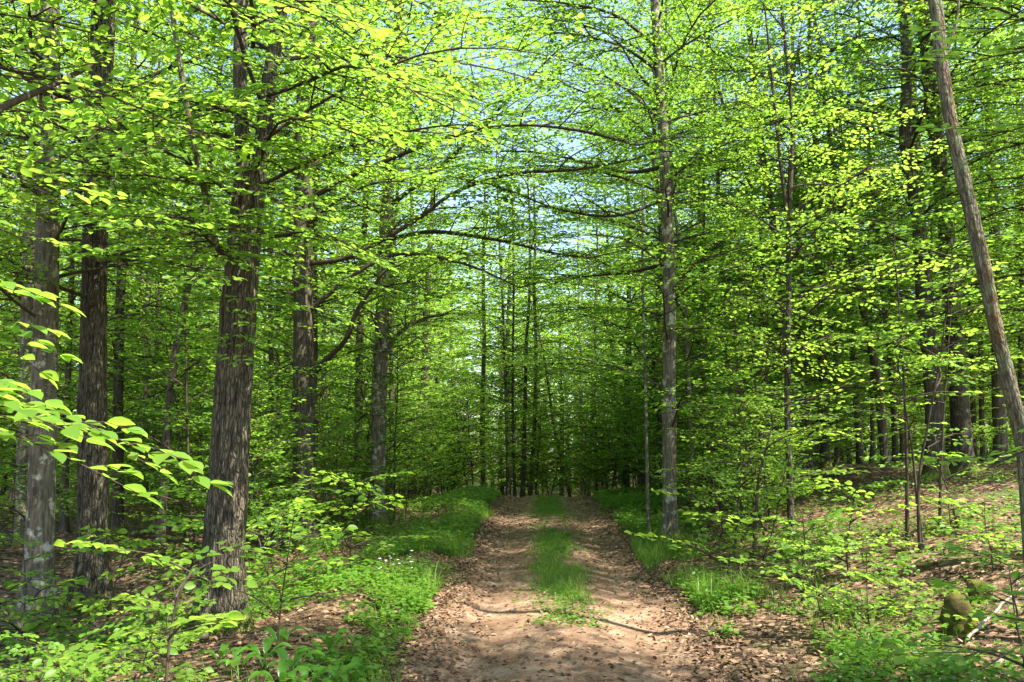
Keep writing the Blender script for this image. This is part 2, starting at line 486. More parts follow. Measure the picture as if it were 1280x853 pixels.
def dirt_material():
    m, nt, nd, lk = new_mat('dirt')
    tc = N(nd, "ShaderNodeTexCoord")
    n1 = noise(nd, lk, tc.outputs['Object'], 2.6, 8, .72)
    n2 = noise(nd, lk, tc.outputs['Object'], 34, 5, .7)
    c1 = ramp(nd, [(.32, (.10, .056, .033)), (.50, (.21, .130, .080)), (.70, (.35, .242, .162))]); lk.new(n1.outputs[0], c1.inputs[0])
    c2 = ramp(nd, [(.3, (.42, .40, .38)), (.5, (.95, .95, .95)), (.8, (1.25, 1.25, 1.25))]); lk.new(n2.outputs[0], c2.inputs[0])
    mul = N(nd, "ShaderNodeMixRGB", blend_type='MULTIPLY'); mul.inputs[0].default_value = .9
    lk.new(c1.outputs[0], mul.inputs[1]); lk.new(c2.outputs[0], mul.inputs[2])
    vo = N(nd, "ShaderNodeTexVoronoi"); vo.inputs['Scale'].default_value = 24; lk.new(tc.outputs['Object'], vo.inputs['Vector'])
    pr = ramp(nd, [(.10, (1, 1, 1)), (.17, (0, 0, 0))]); lk.new(vo.outputs['Distance'], pr.inputs[0])
    sep = N(nd, "ShaderNodeSeparateColor"); lk.new(vo.outputs['Color'], sep.inputs[0])
    gt = N(nd, "ShaderNodeMath", operation='GREATER_THAN'); lk.new(sep.outputs[0], gt.inputs[0]); gt.inputs[1].default_value = .6
    mm = N(nd, "ShaderNodeMath", operation='MULTIPLY'); lk.new(pr.outputs[0], mm.inputs[0]); lk.new(gt.outputs[0], mm.inputs[1])
    pc = ramp(nd, [(0, (.1, .06, .035)), (.5, (.25, .16, .1)), (1, (.42, .34, .26))]); lk.new(sep.outputs[1], pc.inputs[0])
    mx = N(nd, "ShaderNodeMixRGB"); lk.new(mm.outputs[0], mx.inputs[0]); lk.new(mul.outputs[0], mx.inputs[1]); lk.new(pc.outputs[0], mx.inputs[2])
    p = N(nd, "ShaderNodeBsdfPrincipled"); p.inputs['Roughness'].default_value = .95; p.inputs['Specular IOR Level'].default_value = .1
    lk.new(mx.outputs[0], p.inputs['Base Color'])
    ad = N(nd, "ShaderNodeMath", operation='MULTIPLY_ADD'); lk.new(mm.outputs[0], ad.inputs[0]); ad.inputs[1].default_value = .5; lk.new(n2.outputs[0], ad.inputs[2])
    bp = N(nd, "ShaderNodeBump"); bp.inputs['Strength'].default_value = .7; bp.inputs['Distance'].default_value = .02
    lk.new(ad.outputs[0], bp.inputs['Height']); lk.new(bp.outputs[0], p.inputs['Normal'])
    o = N(nd, "ShaderNodeOutputMaterial"); lk.new(p.outputs[0], o.inputs[0])
    return m
def island_material(name, stops, rough=.8):
    m, nt, nd, lk = new_mat(name)
    geo = N(nd, "ShaderNodeNewGeometry")
    r1 = ramp(nd, stops); lk.new(geo.outputs['Random Per Island'], r1.inputs[0])
    p = N(nd, "ShaderNodeBsdfPrincipled"); p.inputs['Roughness'].default_value = rough; p.inputs['Specular IOR Level'].default_value = .3
    lk.new(r1.outputs[0], p.inputs['Base Color'])
    o = N(nd, "ShaderNodeOutputMaterial"); lk.new(p.outputs[0], o.inputs[0])
    return m
LITTER = litter_material()
DIRT = dirt_material()
DEADLEAF = island_material('dead_leaf', [(0, (.05, .028, .015)), (.4, (.125, .068, .034)), (.8, (.205, .122, .066)), (1, (.29, .20, .125))], .75)
PETAL = island_material('white_petal', [(0, (.75, .76, .74)), (1, (.85, .85, .82))], .6)

def moss_material():
    m, nt, nd, lk = new_mat('moss')
    tc = N(nd, "ShaderNodeTexCoord")
    n1 = noise(nd, lk, tc.outputs['Object'], 6, 5, .65); n2 = noise(nd, lk, tc.outputs['Object'], 80, 4, .7)
    c = ramp(nd, [(.35, (.06, .045, .02)), (.5, (.11, .11, .025)), (.7, (.22, .20, .035))]); lk.new(n1.outputs[0], c.inputs[0])
    p = N(nd, "ShaderNodeBsdfPrincipled"); p.inputs['Roughness'].default_value = 1; p.inputs['Specular IOR Level'].default_value = .05
    lk.new(c.outputs[0], p.inputs['Base Color'])
    bp = N(nd, "ShaderNodeBump"); bp.inputs['Strength'].default_value = 1; bp.inputs['Distance'].default_value = .02
    lk.new(n2.outputs[0], bp.inputs['Height']); lk.new(bp.outputs[0], p.inputs['Normal'])
    o = N(nd, "ShaderNodeOutputMaterial"); lk.new(p.outputs[0], o.inputs[0])
    return m
MOSS = moss_material()

# ------------------------------------------------------------------ ground and track
def axis(parts):
    out = [np.arange(a, b, s) for a, b, s in parts]
    return np.concatenate(out + [[parts[-1][1]]])
def grid(xs, ys, zf):
    X, Y = np.meshgrid(xs, ys)
    V = np.stack([X, Y, zf(X, Y)], -1).reshape(-1, 3)
    nx, ny = len(xs), len(ys)
    i = np.arange(ny - 1)[:, None] * nx + np.arange(nx - 1)[None, :]
    q = np.stack([i, i + 1, i + nx + 1, i + nx], -1).reshape(-1, 4)
    return V, q
g = Geo()
xs = axis([(-260, -60, 20), (-60, -14, 2), (-14, -6, .25), (-6, 8, .08), (8, 14, .25), (14, 60, 2), (60, 260, 20)])
ys = axis([(-60, -4, 4), (-4, 2, .4), (2, 13, .08), (13, 26, .14), (26, 60, 1), (60, 400, 20)])
v, q = grid(xs, ys, gz)
g.add(v, [q])
tag(obj('forest_floor', g, [LITTER]), 'brown leaf littered forest floor rising to a low bank on the right', 'ground', kind='structure')

HW = 1.22
g = Geo()
us = np.linspace(-1, 1, 61); ys = np.arange(-3, 46, .08)
U, Y = np.meshgrid(us, ys)
wl = HW + .30 * (vnoise(Y * .9, Y * 0, 8) - .5) + .16 * (vnoise(Y * 3.5, Y * 0, 9) - .5)
wr = HW + .30 * (vnoise(Y * .9 + 40, Y * 0, 8) - .5) + .16 * (vnoise(Y * 3.5 + 9, Y * 0, 9) - .5)
X = road_cx(Y) + np.where(U < 0, U * wl, U * wr)
Z = gz(X, Y) + .014 - .05 * smooth(.86, 1, np.abs(U))
V = np.stack([X, Y, Z], -1).reshape(-1, 3)
nx = len(us); i = np.arange(len(ys) - 1)[:, None] * nx + np.arange(nx - 1)[None, :]
g.add(V, [np.stack([i, i + 1, i + nx + 1, i + nx], -1).reshape(-1, 4)])
tag(obj('dirt_track', g, [DIRT]), 'reddish dirt track with two ruts and a grassy middle strip', 'track', kind='structure')

# ------------------------------------------------------------------ trees
def trunk_rfun(seed, base_z, r0, flare=.55, furrow=0.0, ridges=13):
    ph = rng.uniform(0, 6, 3); k1, k2 = rng.integers(3, 6), rng.integers(5, 8)
    def fn(th, pts):
        h = np.maximum(pts[:, 2] - base_z, -.2)[:, None]
        t = th[None, :]
        out = 1 + .05 * np.sin(2 * t + ph[0] + .5 * h) + .035 * np.sin(3 * t + ph[1] - .8 * h)
        out = out + flare * np.exp(-h / (.16 + r0 * .5)) * (1 + .45 * np.cos(k1 * t + ph[2]) + .25 * np.cos(k2 * t + ph[0]))
        out = out + .10 * (vnoise(t / (2 * math.pi) * 5, h * 1.7, seed, 5) - .5) + .08 * (vnoise(t / (2 * math.pi) * 9, h * 5, seed + 1, 9) - .5)
        if furrow:
            w = .35 * np.sin(h * 5 + 3 * np.sin(t * 2))
            a = np.abs(vnoise(t / (2 * math.pi) * ridges + 0 * h, h * 2.6 + 0 * t, seed + 3, ridges) - .5) * 2
            b = np.abs(vnoise(t / (2 * math.pi) * ridges * 2 + 0 * h, h * 5.5 + 0 * t, seed + 5, ridges * 2) - .5) * 2
            out = out + furrow * (.6 * a + .4 * b - .4)
        return out
    return fn

TOP = math.tan(R(34))
def pick_lod(p, lod):
    d = math.hypot(p[0], p[1])
    if p[2] - EYE > TOP * max(p[1], .5) + 1.2:
        return 'far' if lod in ('near', 'mid') else 'vfar'
    return lod

class TreeBuild:
    def __init__(self, name, base, label, cat='tree', group=None):
        self.base = np.array(base, float)
        self.root = empty(name, base, label, cat, group)
        self.leaves = Geo(); self.wood = Geo()
        self.trunk_obj = None
    def trunk(self, pts, rad, sides, mat, step=.18, furrow=0, flare=.55, seed=1, ridges=13):
        P = catmull(pts, step)
        # arc-length interpolation of the radii
        s = np.concatenate([[0], np.cumsum(np.linalg.norm(np.diff(P, axis=0), axis=1))])
        kp = np.concatenate([[0], np.cumsum(np.linalg.norm(np.diff(np.asarray(pts, float), axis=0), axis=1))])
        rr = np.interp(s / s[-1], kp / kp[-1], rad)
        g = Geo(); v, f = tube(P, rr, sides, True, trunk_rfun(seed, self.base[2], rr[0], flare, furrow, ridges)); g.add(v, f)
        self.P, self.rr = P, rr
        self.trunk_obj = obj('trunk', g, [mat], self.root, self.base)
        self.mat = mat
        return P
    def limb(self, pts, r0, r1, mat=None, sides=9, boughs=0, L=1.6, lod='mid', first=.3, pitch=(-5, 20), furrow=0):
        P = catmull(pts, .12)
        g = Geo()
        ph = rng.uniform(0, 6)
        jig = lambda th, p: 1 + .08 * np.sin(2 * th[None, :] + ph + 3 * p[:, :1]) + .06 * np.sin(9 * p[:, 2:3] + ph)
        fn = jig if not furrow else trunk_rfun(7, self.base[2] - 9, r0, 0, furrow)
        v, f = tube(P, np.linspace(r0, r1, len(P)), sides, True, fn); g.add(v, f)
        obj('limb', g, [mat or self.mat], self.trunk_obj, self.base)
        n = len(P)
        for k in range(boughs):
            t = first + (1 - first) * (k + rng.uniform(0, .6)) / max(1, boughs)
            i = min(n - 2, int(t * n))
            T = P[i + 1] - P[i]
            az = math.atan2(T[1], T[0]) + (1 if k % 2 else -1) * R(rng.uniform(35, 70))
            LL = L * (1 - .45 * t) * rng.uniform(.8, 1.2)
            put_bough(self.leaves, self.wood, P[i], az, R(rng.uniform(*pitch)), LL, pick_lod(P[i], lod), R(rng.uniform(-14, 14)), 0, 1)
        if boughs:
            T = P[-1] - P[-3]
            put_bough(self.leaves, self.wood, P[-1], math.atan2(T[1], T[0]), R(2), L * .8, pick_lod(P[-1], lod), 0, 0, 1)
        return P
    def crown(self, h0, h1, n, Lfun, lod, az=None, spread=math.pi, pitch=(0, 22), keep=False):
        """n flat boughs along the trunk between heights h0 and h1 above the base"""
        z = self.P[:, 2] - self.base[2]
        a = rng.uniform(0, 6.28)
        for k in range(n):
            h = h0 + (h1 - h0) * (k + rng.uniform(0, 1)) / n
            i = int(np.argmin(np.abs(z - h)))
            a += 2.4
            aa = a if az is None else az + rng.uniform(-spread, spread)
            L = Lfun((h - h0) / max(.01, h1 - h0)) * rng.uniform(.75, 1.2)
            p = self.P[i]
            if p[2] - EYE > TOP * max(p[1], .5) + .8 and not keep and rng.random() < .86:
                continue                  # most boughs above the view are left out to let sunlight through
            put_bough(self.leaves, self.wood, self.P[i], aa, R(rng.uniform(*pitch)), L, pick_lod(self.P[i], lod), R(rng.uniform(-12, 12)), 0, 1)
    def bough_to(self, org, target, lod, roll=0, Lmul=1.0):
        d = np.asarray(target, float) - np.asarray(org, float)
        L = np.linalg.norm(d)
        put_bough(self.leaves, self.wood, np.asarray(org, float), math.atan2(d[1], d[0]), math.asin(d[2] / L) + .05, L * Lmul, lod, roll, 0, 1)
    def finish(self, leaf=None, name='crown'):
        if self.leaves.n:
            for fa, m in self.wood.f:
                self.leaves.f.append((fa + self.leaves.n, 1))
            self.leaves.v += self.wood.v
            obj(name, self.leaves, [leaf or BEECH, TWIG], self.root, self.base)
        return self.root

def px_path(d, pts, lean=0.0, H=15.0):
    """trunk points from the photograph's pixels at distance d; the first meets the ground, the last goes on up to height H"""
    x0 = at(pts[0][0], pts[0][1], d)
    P = [np.array([x0[0], d, gz1(x0[0], d) - .12])]
    for k, (a, b) in enumerate(pts[1:]):
        P.append(at(a, b, d + lean * (k + 1) / len(pts)))
    T = P[-1] - P[-2]
    T = T / np.linalg.norm(T)
    while P[-1][2] - P[0][2] < H:
        T = T * .8 + np.array([0, 0, .2]); T /= np.linalg.norm(T)
        P.append(P[-1] + T * 1.5 + np.array([rng.normal(0, .05), rng.normal(0, .05), 0]))
    return P
def radii(P, r, rtop, r_at=None):
    z = np.array([p[2] for p in P]); t = (z - z[0]) / (z[-1] - z[0])
    return r * .84 + (rtop - r * .84) * t ** 1.25

def beech_L(t):
    return 1.5 + 1.9 * math.sin(math.pi * min(1, .18 + t * .82))

HERO_X = []           # trunks with a name of their own, for keeping fillers off them

def big_tree(d, pts, w, label, mat, H=15, rtop=.05, crown=(3.0, 14.5, 30), lod='mid', furrow=0, sides=24, step=.18, cat='tree', flare=.55, seed=1, name='beech_tree', ridges=13, Lf=beech_L, finish=True, pitch=(0, 22), group=None):
    P = px_path(d, pts, H=H)
    t = TreeBuild(name, (P[0][0], P[0][1], P[0][2] + .12), label, cat, group)
    r = w / 2 * d / F
    t.trunk(P, radii(P, r, rtop), sides, mat, step, furrow, flare, seed, ridges)
    HERO_X.append((P[0][0], P[0][1]))
    if crown:
        t.crown(crown[0], crown[1], crown[2], Lf, lod, pitch=pitch)
    if finish:
        t.finish()
    return t

# --- the big trees on the left
t = big_tree(8.1, [(48, 752), (52, 640), (55, 500), (58, 350), (62, 180), (62, 0)], 37, 'pale lichen spotted beech at the left edge with a dark mossy scar low on it', BARK_PALE, H=15, crown=(3.0, 14.5, 44), furrow=.04, seed=2, finish=False, flare=1.0)
t.bough_to(at(60, 150, 8.1), at(150, 250, 6.4), 'mid')
t.bough_to(at(58, 280, 8.1), at(230, 330, 6.6), 'mid')
t.bough_to(at(58, 200, 8.1), at(-60, 120, 6.5), 'mid')
t.limb([at(56, 255, 8.1), at(30, 225, 8.0), at(0, 195, 7.8), at(-50, 170, 7.6)], .03, .012, boughs=3, L=1.1)
t.finish()

t = big_tree(8.6, [(116, 742), (116, 620), (116, 500), (118, 350), (123, 180), (130, 0)], 42, 'thick dark furrowed trunk second from the left edge, behind low bright leaf sprays', BARK, H=16, crown=(3.0, 15, 46), furrow=.09, sides=72, step=.07, seed=3, finish=False, name='hornbeam_tree', flare=.95)
t.limb([at(128, 170, 8.6), at(90, 128, 8.2), at(40, 100, 7.6), at(-30, 70, 7.0)], .06, .02, boughs=4, L=1.4)
t.bough_to(at(120, 330, 8.6), at(300, 400, 7.0), 'mid')
t.bough_to(at(120, 250, 8.6), at(255, 300, 6.6), 'mid')
t.finish()

# the big forked tree
d3 = 6.8
P = px_path(d3, [(276, 795), (280, 700), (286, 600), (292, 500), (298, 400), (306, 300), (313, 215)], H=1)
t = TreeBuild('forked_tree', (P[0][0], P[0][1], P[0][2] + .12), 'thick forked trunk with coarse bark and mossy foot left of the track', 'tree')
HERO_X.append((P[0][0], P[0][1]))
k = d3 / F / 2
t.trunk(P, [54 * k, 47 * k, 46 * k, 45 * k, 44 * k, 43 * k, 40 * k], 96, BARK, .045, .11, .7, 4, 17)
t.limb([at(306, 250, d3), at(303, 180, d3), at(300, 100, d3), at(302, 0, d3), at(300, -150, d3 + .3), at(290, -500, d3 + 1), at(300, -900, d3 + 1)], 19 * k, .03, sides=24, furrow=.09)
limbP = t.limb([at(316, 260, d3), at(328, 180, d3), at(336, 110, d3), at(348, 30, d3), at(362, -80, d3), at(390, -400, d3), at(400, -850, d3)], 20 * k, .03, sides=24, furrow=.09)
t.limb([at(292, 345, d3), at(270, 305, d3), at(258, 250, d3 - .1), at(242, 180, d3 - .2), at(228, 100, d3 - .3), at(214, 0, d3 - .4), at(205, -120, d3 - .5)], 8.5 * k, .02, mat=BARK_DEAD, sides=10)
zz = np.concatenate([t.P, limbP[4:]]); t.P = zz
t.crown(3.2, 11, 26, lambda q: 1.4 + 1.5 * math.sin(math.pi * min(1, .2 + .8 * q)), 'near')
for (a, b, c, dd, e, f_) in [(300, 330, 250, 350, 5.0, 0), (310, 300, 420, 330, 5.2, 0), (300, 200, 150, 215, 4.6, 0), (320, 220, 480, 190, 4.9, 0), (310, 240, 600, 165, 5.2, 0),
                             (320, 120, 520, 130, 4.6, 0), (320, 60, 440, 60, 4.3, 0), (310, 150, 60, 190, 4.6, 0), (300, 330, 190, 300, 4.4, 0), (305, 260, 380, 270, 5.0, 0), (300, 420, 300, 445, 5.9, 0), (300, 380, 330, 395, 5.8, 0)]:
    t.bough_to(at(a, b, d3), at(c, dd, e), 'near', R(rng.uniform(-12, 12)))
t.finish()

t = big_tree(12.2, [(382, 690), (380, 600), (379, 450), (379, 300), (381, 150), (386, 0)], 33, 'straight grey trunk with greenish lichen standing right of the forked tree', BARK_GREY, H=17, crown=(3.4, 16.5, 56), furrow=.03, seed=5, finish=False)
t.limb([at(388, 470, 12.2), at(412, 446, 11.9), at(432, 425, 11.6), at(445, 392, 11.5), at(462, 365, 11.4), at(480, 340, 11.2)], .055, .02, mat=TWIG, boughs=3, L=1.5)
t.limb([at(375, 505, 12.2), at(350, 522, 11.8), at(325, 528, 11.4), at(300, 532, 11.1)], .03, .012, mat=TWIG, boughs=3, L=1.1)
t.limb([at(385, 330, 12.2), at(440, 320, 12), at(520, 275, 11.8), at(570, 240, 11.6), at(640, 218, 11.5), at(720, 212, 11.4), at(790, 200, 11.4)], .042, .015, mat=TWIG, boughs=16, L=1.7, first=.35)
t.limb([at(385, 250, 12.2), at(450, 215, 11.5), at(560, 172, 11), at(640, 157, 10.8), at(720, 163, 10.6), at(800, 182, 10.6)], .042, .015, mat=TWIG, boughs=16, L=1.7, first=.35)
t.limb([at(385, 390, 12.2), at(440, 345, 12), at(500, 318, 12), at(580, 330, 12), at(650, 360, 12)], .04, .012, mat=TWIG, boughs=5, L=1.3)
t.finish()

t = big_tree(15, [(474, 660), (472, 600), (474, 500), (478, 400), (482, 300), (490, 150), (500, 0)], 23, 'leaning trunk with sunlit pale bark beside the left verge of the track', BARK_PALE, H=18, crown=(3.0, 17.5, 60), furrow=.05, seed=6, finish=False)
t.limb([at(478, 450, 15), at(492, 425, 15), at(510, 408, 14.8), at(532, 398, 14.5), at(560, 392, 14)], .05, .02, boughs=4, L=1.4)
t.limb([at(482, 300, 15), at(540, 290, 14.5), at(620, 300, 14), at(700, 318, 13.6), at(740, 322, 13.5)], .05, .015, mat=TWIG, boughs=14, L=1.8)
t.limb([at(484, 260, 15), at(560, 200, 14.5), at(640, 120, 14), at(700, 60, 13.6)], .05, .015, mat=TWIG, boughs=12, L=1.8)
t.finish()

# --- the trees on the right
t = big_tree(12.2, [(838, 692), (837, 600), (837, 500), (836, 350), (830, 200), (822, 60), (818, 0)], 20, 'slim straight pale blotched trunk nearest the right side of the track', BARK_PALE, H=16, crown=(1.6, 15.5, 56), seed=7, finish=False, Lf=lambda q: 1.2 + 1.7 * math.sin(math.pi * min(1, .15 + .85 * q)))
t.limb([at(835, 370, 12.2), at(870, 330, 11.8), at(905, 318, 11.5)], .025, .01, mat=TWIG, boughs=2, L=1.2)
t.limb([at(826, 120, 12.2), at(800, 95, 11.8), at(775, 55, 11.5)], .03, .01, mat=TWIG, boughs=3, L=1.2)
t.limb([at(830, 250, 12.2), at(770, 270, 12.0), at(700, 262, 11.8), at(640, 240, 11.6)], .03, .01, mat=TWIG, boughs=9, L=1.6)
t.limb([at(834, 330, 12.2), at(790, 340, 13.0), at(740, 345, 13.8), at(690, 350, 14.4)], .03, .01, mat=TWIG, boughs=9, L=1.6)
t.limb([at(824, 90, 12.2), at(780, 60, 12.0), at(730, 45, 11.8), at(680, 40, 11.6)], .03, .01, mat=TWIG, boughs=8, L=1.6)
t.limb([at(822, 60, 12.2), at(770, 20, 11.6), at(710, 5, 11.0), at(650, 0, 10.5)], .03, .01, mat=TWIG, boughs=9, L=1.6)
t.limb([at(828, 210, 12.2), at(780, 215, 13.0), at(720, 200, 13.8), at(660, 190, 14.4), at(610, 190, 14.8)], .035, .01, mat=TWIG, boughs=12, L=1.7)
t.limb([at(825, 150, 12.2), at(780, 110, 13.4), at(720, 80, 14.4), at(650, 70, 15)], .03, .01, mat=TWIG, boughs=11, L=1.7)
t.limb([at(830, 190, 12.2), at(790, 150, 12.6), at(740, 120, 13.0), at(690, 100, 13.4)], .03, .01, mat=TWIG, boughs=7, L=1.5)
t.finish()

t = big_tree(6.0, [(1290, 690), (1280, 570), (1264, 490), (1243, 400), (1222, 300), (1195, 185), (1178, 90), (1168, 0)], 20, 'bare leaning dead trunk with peeling brown bark at the right edge', BARK_DEAD, H=6.5, rtop=.05, crown=None, furrow=.22, sides=56, step=.05, seed=8, name='dead_tree', flare=.3, cat='dead tree', ridges=7, finish=False)
t.limb([at(1176, 80, 6), at(1195, 30, 6), at(1200, -30, 6)], .02, .006)
t.finish()

t = big_tree(11.5, [(990, 700), (987, 600), (984, 500), (986, 380), (986, 280), (990, 150), (976, 0)], 9.5, 'slender dark young tree forking high, in front of the right woods', BARK_GREY, H=9, rtop=.015, crown=(1.2, 8.8, 38), seed=9, sides=12, finish=False, flare=.3, Lf=lambda q: .9 + 1.0 * math.sin(math.pi * min(1, .2 + .8 * q)))
t.limb([at(986, 275, 11.5), at(1010, 252, 11.3), at(1050, 232, 11.1), at(1098, 200, 10.9)], .03, .01, mat=TWIG, boughs=4, L=1.2)
t.limb([at(986, 290, 11.5), at(975, 200, 11.5), at(965, 100, 11.5), at(955, 0, 11.5)], .03, .01, mat=TWIG, boughs=4, L=1.0)
t.finish()

big_tree(17, [(1206, 612), (1200, 520), (1192, 400), (1184, 300), (1168, 150), (1150, 0)], 28, 'thick tall trunk standing on the right bank behind the dead leaning trunk', BARK_GREY, H=18, crown=(3.0, 17.5, 60), furrow=.04, seed=10)
big_tree(20, [(1172, 575), (1164, 480), (1156, 380), (1150, 260), (1140, 100)], 17, 'tall trunk close behind and left of the thickest trunk on the right bank', BARK_GREY, H=17, crown=(3, 16.5, 60), lod='far', seed=11, sides=14)
big_tree(17, [(1000, 600), (985, 480), (973, 370), (963, 252), (948, 166), (941, 86), (933, 0)], 12, 'dark trunk leaning left above the slender forked young tree', BARK_FAR, H=15, crown=(2.5, 14.5, 36), seed=12, sides=14)

# --- slimmer trunks that can be told apart
SLIM = [
    # d, path, width, label
    (13.0, [(28, 680), (30, 560), (33, 450), (36, 300)], 20, 'dark trunk half hidden behind the pale lichen spotted beech'),
    (20.0, [(14, 640), (20, 560), (22, 470), (20, 360)], 8, 'thin reddish brown stem at the left edge, farther than the dark trunk'),
    (14.5, [(82, 640), (84, 500), (88, 400), (92, 300)], 10, 'thin grey stem seen between the two thick trunks at the left'),
    (14.0, [(150, 640), (148, 500), (151, 360), (158, 220)], 16, 'straight dark trunk just right of the thick furrowed trunk'),
    (13.0, [(203, 620), (213, 490), (232, 375), (250, 285)], 13, 'dark trunk leaning right between the furrowed trunk and the forked tree'),
    (20.0, [(182, 620), (183, 500), (184, 390)], 10, 'slim trunk seen left of the foot of the leaning dark trunk'),
    (22.0, [(192, 610), (194, 500), (197, 390)], 7, 'thin stem touching the left side of the leaning dark trunk'),
    (18.0, [(27, 600), (28, 470), (27, 300)], 7, 'thin bare stem rising beside the left edge dark trunk'),
    (19.0, [(339, 600), (339, 480), (338, 350), (340, 240)], 9, 'slim dark trunk between the forked tree and the straight grey trunk'),
    (20.0, [(347, 610), (347, 480), (349, 340)], 6, 'pale thin stem paired with the slim dark trunk right of the forked tree'),
    (16.0, [(388, 650), (390, 500), (391, 350), (394, 200)], 17, 'dark trunk tucked close behind the straight grey trunk'),
    (22.0, [(406, 590), (405, 450), (404, 330)], 8, 'thin dark trunk right of the straight grey trunk'),
    (19.0, [(447, 620), (449, 480), (452, 350), (460, 200)], 13, 'dull trunk just left of the sunlit leaning trunk'),
    (18.0, [(490, 620), (489, 480), (492, 330)], 8, 'thin dark stem close behind the sunlit leaning trunk'),
    (24.0, [(533, 600), (531, 480), (534, 380), (538, 300)], 13, 'forked pale patched trunk farther back left of the track'),
    (25.0, [(516, 600), (515, 500), (517, 400)], 10, 'dull trunk left of the farther pale patched trunk'),
    (28.0, [(604, 610), (603, 520), (605, 430)], 8, 'dull trunk where the left verge meets the crest'),
    (27.0, [(635, 615), (633, 530), (630, 440)], 5, 'left one of two thin dark poles by the crest of the track'),
    (27.5, [(644, 615), (641, 530), (641, 440)], 5, 'right one of two thin dark poles by the crest of the track'),
    (28.0, [(653, 612), (656, 520), (658, 430)], 7, 'dark pole right of the two thin poles by the crest'),
    (30.0, [(662, 610), (668, 530), (670, 440)], 7, 'pale trunk just left of the dark gap above the crest'),
    (33.0, [(716, 640), (704, 585), (694, 540)], 5, 'thin dark stem leaning left in the gap above the crest'),
    (38.0, [(729, 640), (727, 560), (726, 480)], 6, 'pale pole deep in the gap above the crest'),
    (36.0, [(745, 640), (744, 560), (745, 470)], 6, 'dark pole at the right side of the gap above the crest'),
    (13.0, [(810, 640), (808, 540), (806, 440), (803, 350)], 5, 'pale dead pole left of the slim blotched trunk on the right'),
    (16.0, [(868, 640), (863, 520), (858, 420), (852, 330)], 6, 'thin pale stem right of the slim blotched trunk'),
    (20.0, [(912, 600), (908, 480), (904, 360), (896, 200)], 10, 'dark trunk between the slim blotched trunk and the slender forked young tree'),
    (16.5, [(962, 600), (955, 400), (948, 262), (925, 200), (895, 100), (880, 40)], 8, 'thin dark trunk bending left high above the right verge'),
    (19.0, [(1004, 600), (1000, 400), (996, 252), (990, 150), (975, 0)], 8, 'thin upright trunk close right of the slender forked young tree'),
    (21.0, [(1013, 590), (1007, 480), (1003, 360)], 12, 'dull trunk at the start of the right bank'),
    (20.0, [(1032, 590), (1029, 480), (1024, 350), (1020, 200)], 13, 'straight dark trunk on the right bank, second from its left end'),
    (23.0, [(1046, 580), (1045, 480), (1043, 380)], 7, 'thin dark trunk right of the straight dark trunk on the bank'),
    (23.0, [(1076, 580), (1067, 450), (1060, 350), (1052, 200)], 10, 'dull trunk in the middle of the right bank'),
    (24.0, [(1090, 578), (1090, 470), (1088, 380)], 6, 'thin trunk left of the bank trunk that leans left'),
    (19.0, [(1108, 580), (1097, 478), (1085, 411), (1067, 335), (1045, 220)], 13, 'dark trunk leaning left in the middle of the right bank'),
    (21.0, [(1119, 575), (1115, 480), (1102, 350), (1090, 220)], 9, 'dark trunk just right of the left leaning bank trunk'),
    (24.0, [(1217, 575), (1216, 500), (1212, 400)], 8, 'thin dark trunk just right of the thick trunk on the bank'),
    (24.0, [(1228, 575), (1227, 500), (1226, 400)], 8, 'second thin dark trunk right of the thick trunk on the bank'),
    (20.0, [(1250, 570), (1248, 480), (1245, 340), (1236, 150)], 19, 'broad dull trunk seen left of the lower dead leaning trunk'),
    (22.0, [(1275, 560), (1276, 450), (1278, 300)], 9, 'dull trunk at the right edge behind the dead leaning trunk'),
]
for k, (d, pts, w, lab) in enumerate(SLIM):
    r = w / 2 * d / F
    H = min(16, 7 + r * 60)
    near = d < 17
    pale = 'pale' in lab
    dead = 'dead pole' in lab
    t = big_tree(d, pts, w, lab, BARK_PALE if pale else (BARK_GREY if k % 3 == 0 else BARK_FAR), H=5.5 if dead else H, rtop=.02,
                 crown=None if dead else (1.0 + rng.uniform(0, 1.4), H - .3, int(10 + H * 2.0)), lod='mid' if near else 'far', seed=20 + k, sides=10, flare=.35, step=.3,
                 Lf=(lambda q: .9 + 1.5 * math.sin(math.pi * min(1, .2 + .8 * q))), finish=True,
                 group='slim trunks standing in the woods', name='dead_pole' if dead else 'slim_beech_tree')

# ------------------------------------------------------------------ background trees, copied
def variant(H, r, n, lod, mat, h0, Lf, name, thin=.35):
    P = [np.array([0, 0, -.2])]
    ln = rng.normal(0, .03, 2)
    for z in np.arange(1.5, H + .1, 1.5):
        P.append(np.array([ln[0] * z + rng.normal(0, .06), ln[1] * z + rng.normal(0, .06), z]))
    t = TreeBuild(name, (0, 0, 0), 'background tree', 'tree', 'x')
    t.trunk(P, radii(P, r, .02), 10, mat, .4, 0, .4, 5)
    z = t.P[:, 2]; a = 0
    for k in range(n):
        h = h0 + (H - .2 - h0) * (k + rng.uniform(0, 1)) / n
        i = int(np.argmin(np.abs(z - h))); a += 2.4
        if h > 6.5 and rng.random() < thin:
            continue
        L = Lf((h - h0) / (H - h0)) * rng.uniform(.75, 1.2)
        put_bough(t.leaves, t.wood, t.P[i], a + rng.uniform(-.4, .4), R(rng.uniform(0, 25)), L, lod, R(rng.uniform(-12, 12)), 0, 1)
    return t.finish()
FARV = [variant(rng.uniform(13, 17), rng.uniform(.12, .2), 78, 'far', [BARK_FAR, BARK_GREY][k % 2], rng.uniform(.8, 1.8), lambda q: 1.5 + 1.7 * math.sin(math.pi * min(1, .2 + .8 * q)), 'beech_tree') for k in range(5)]
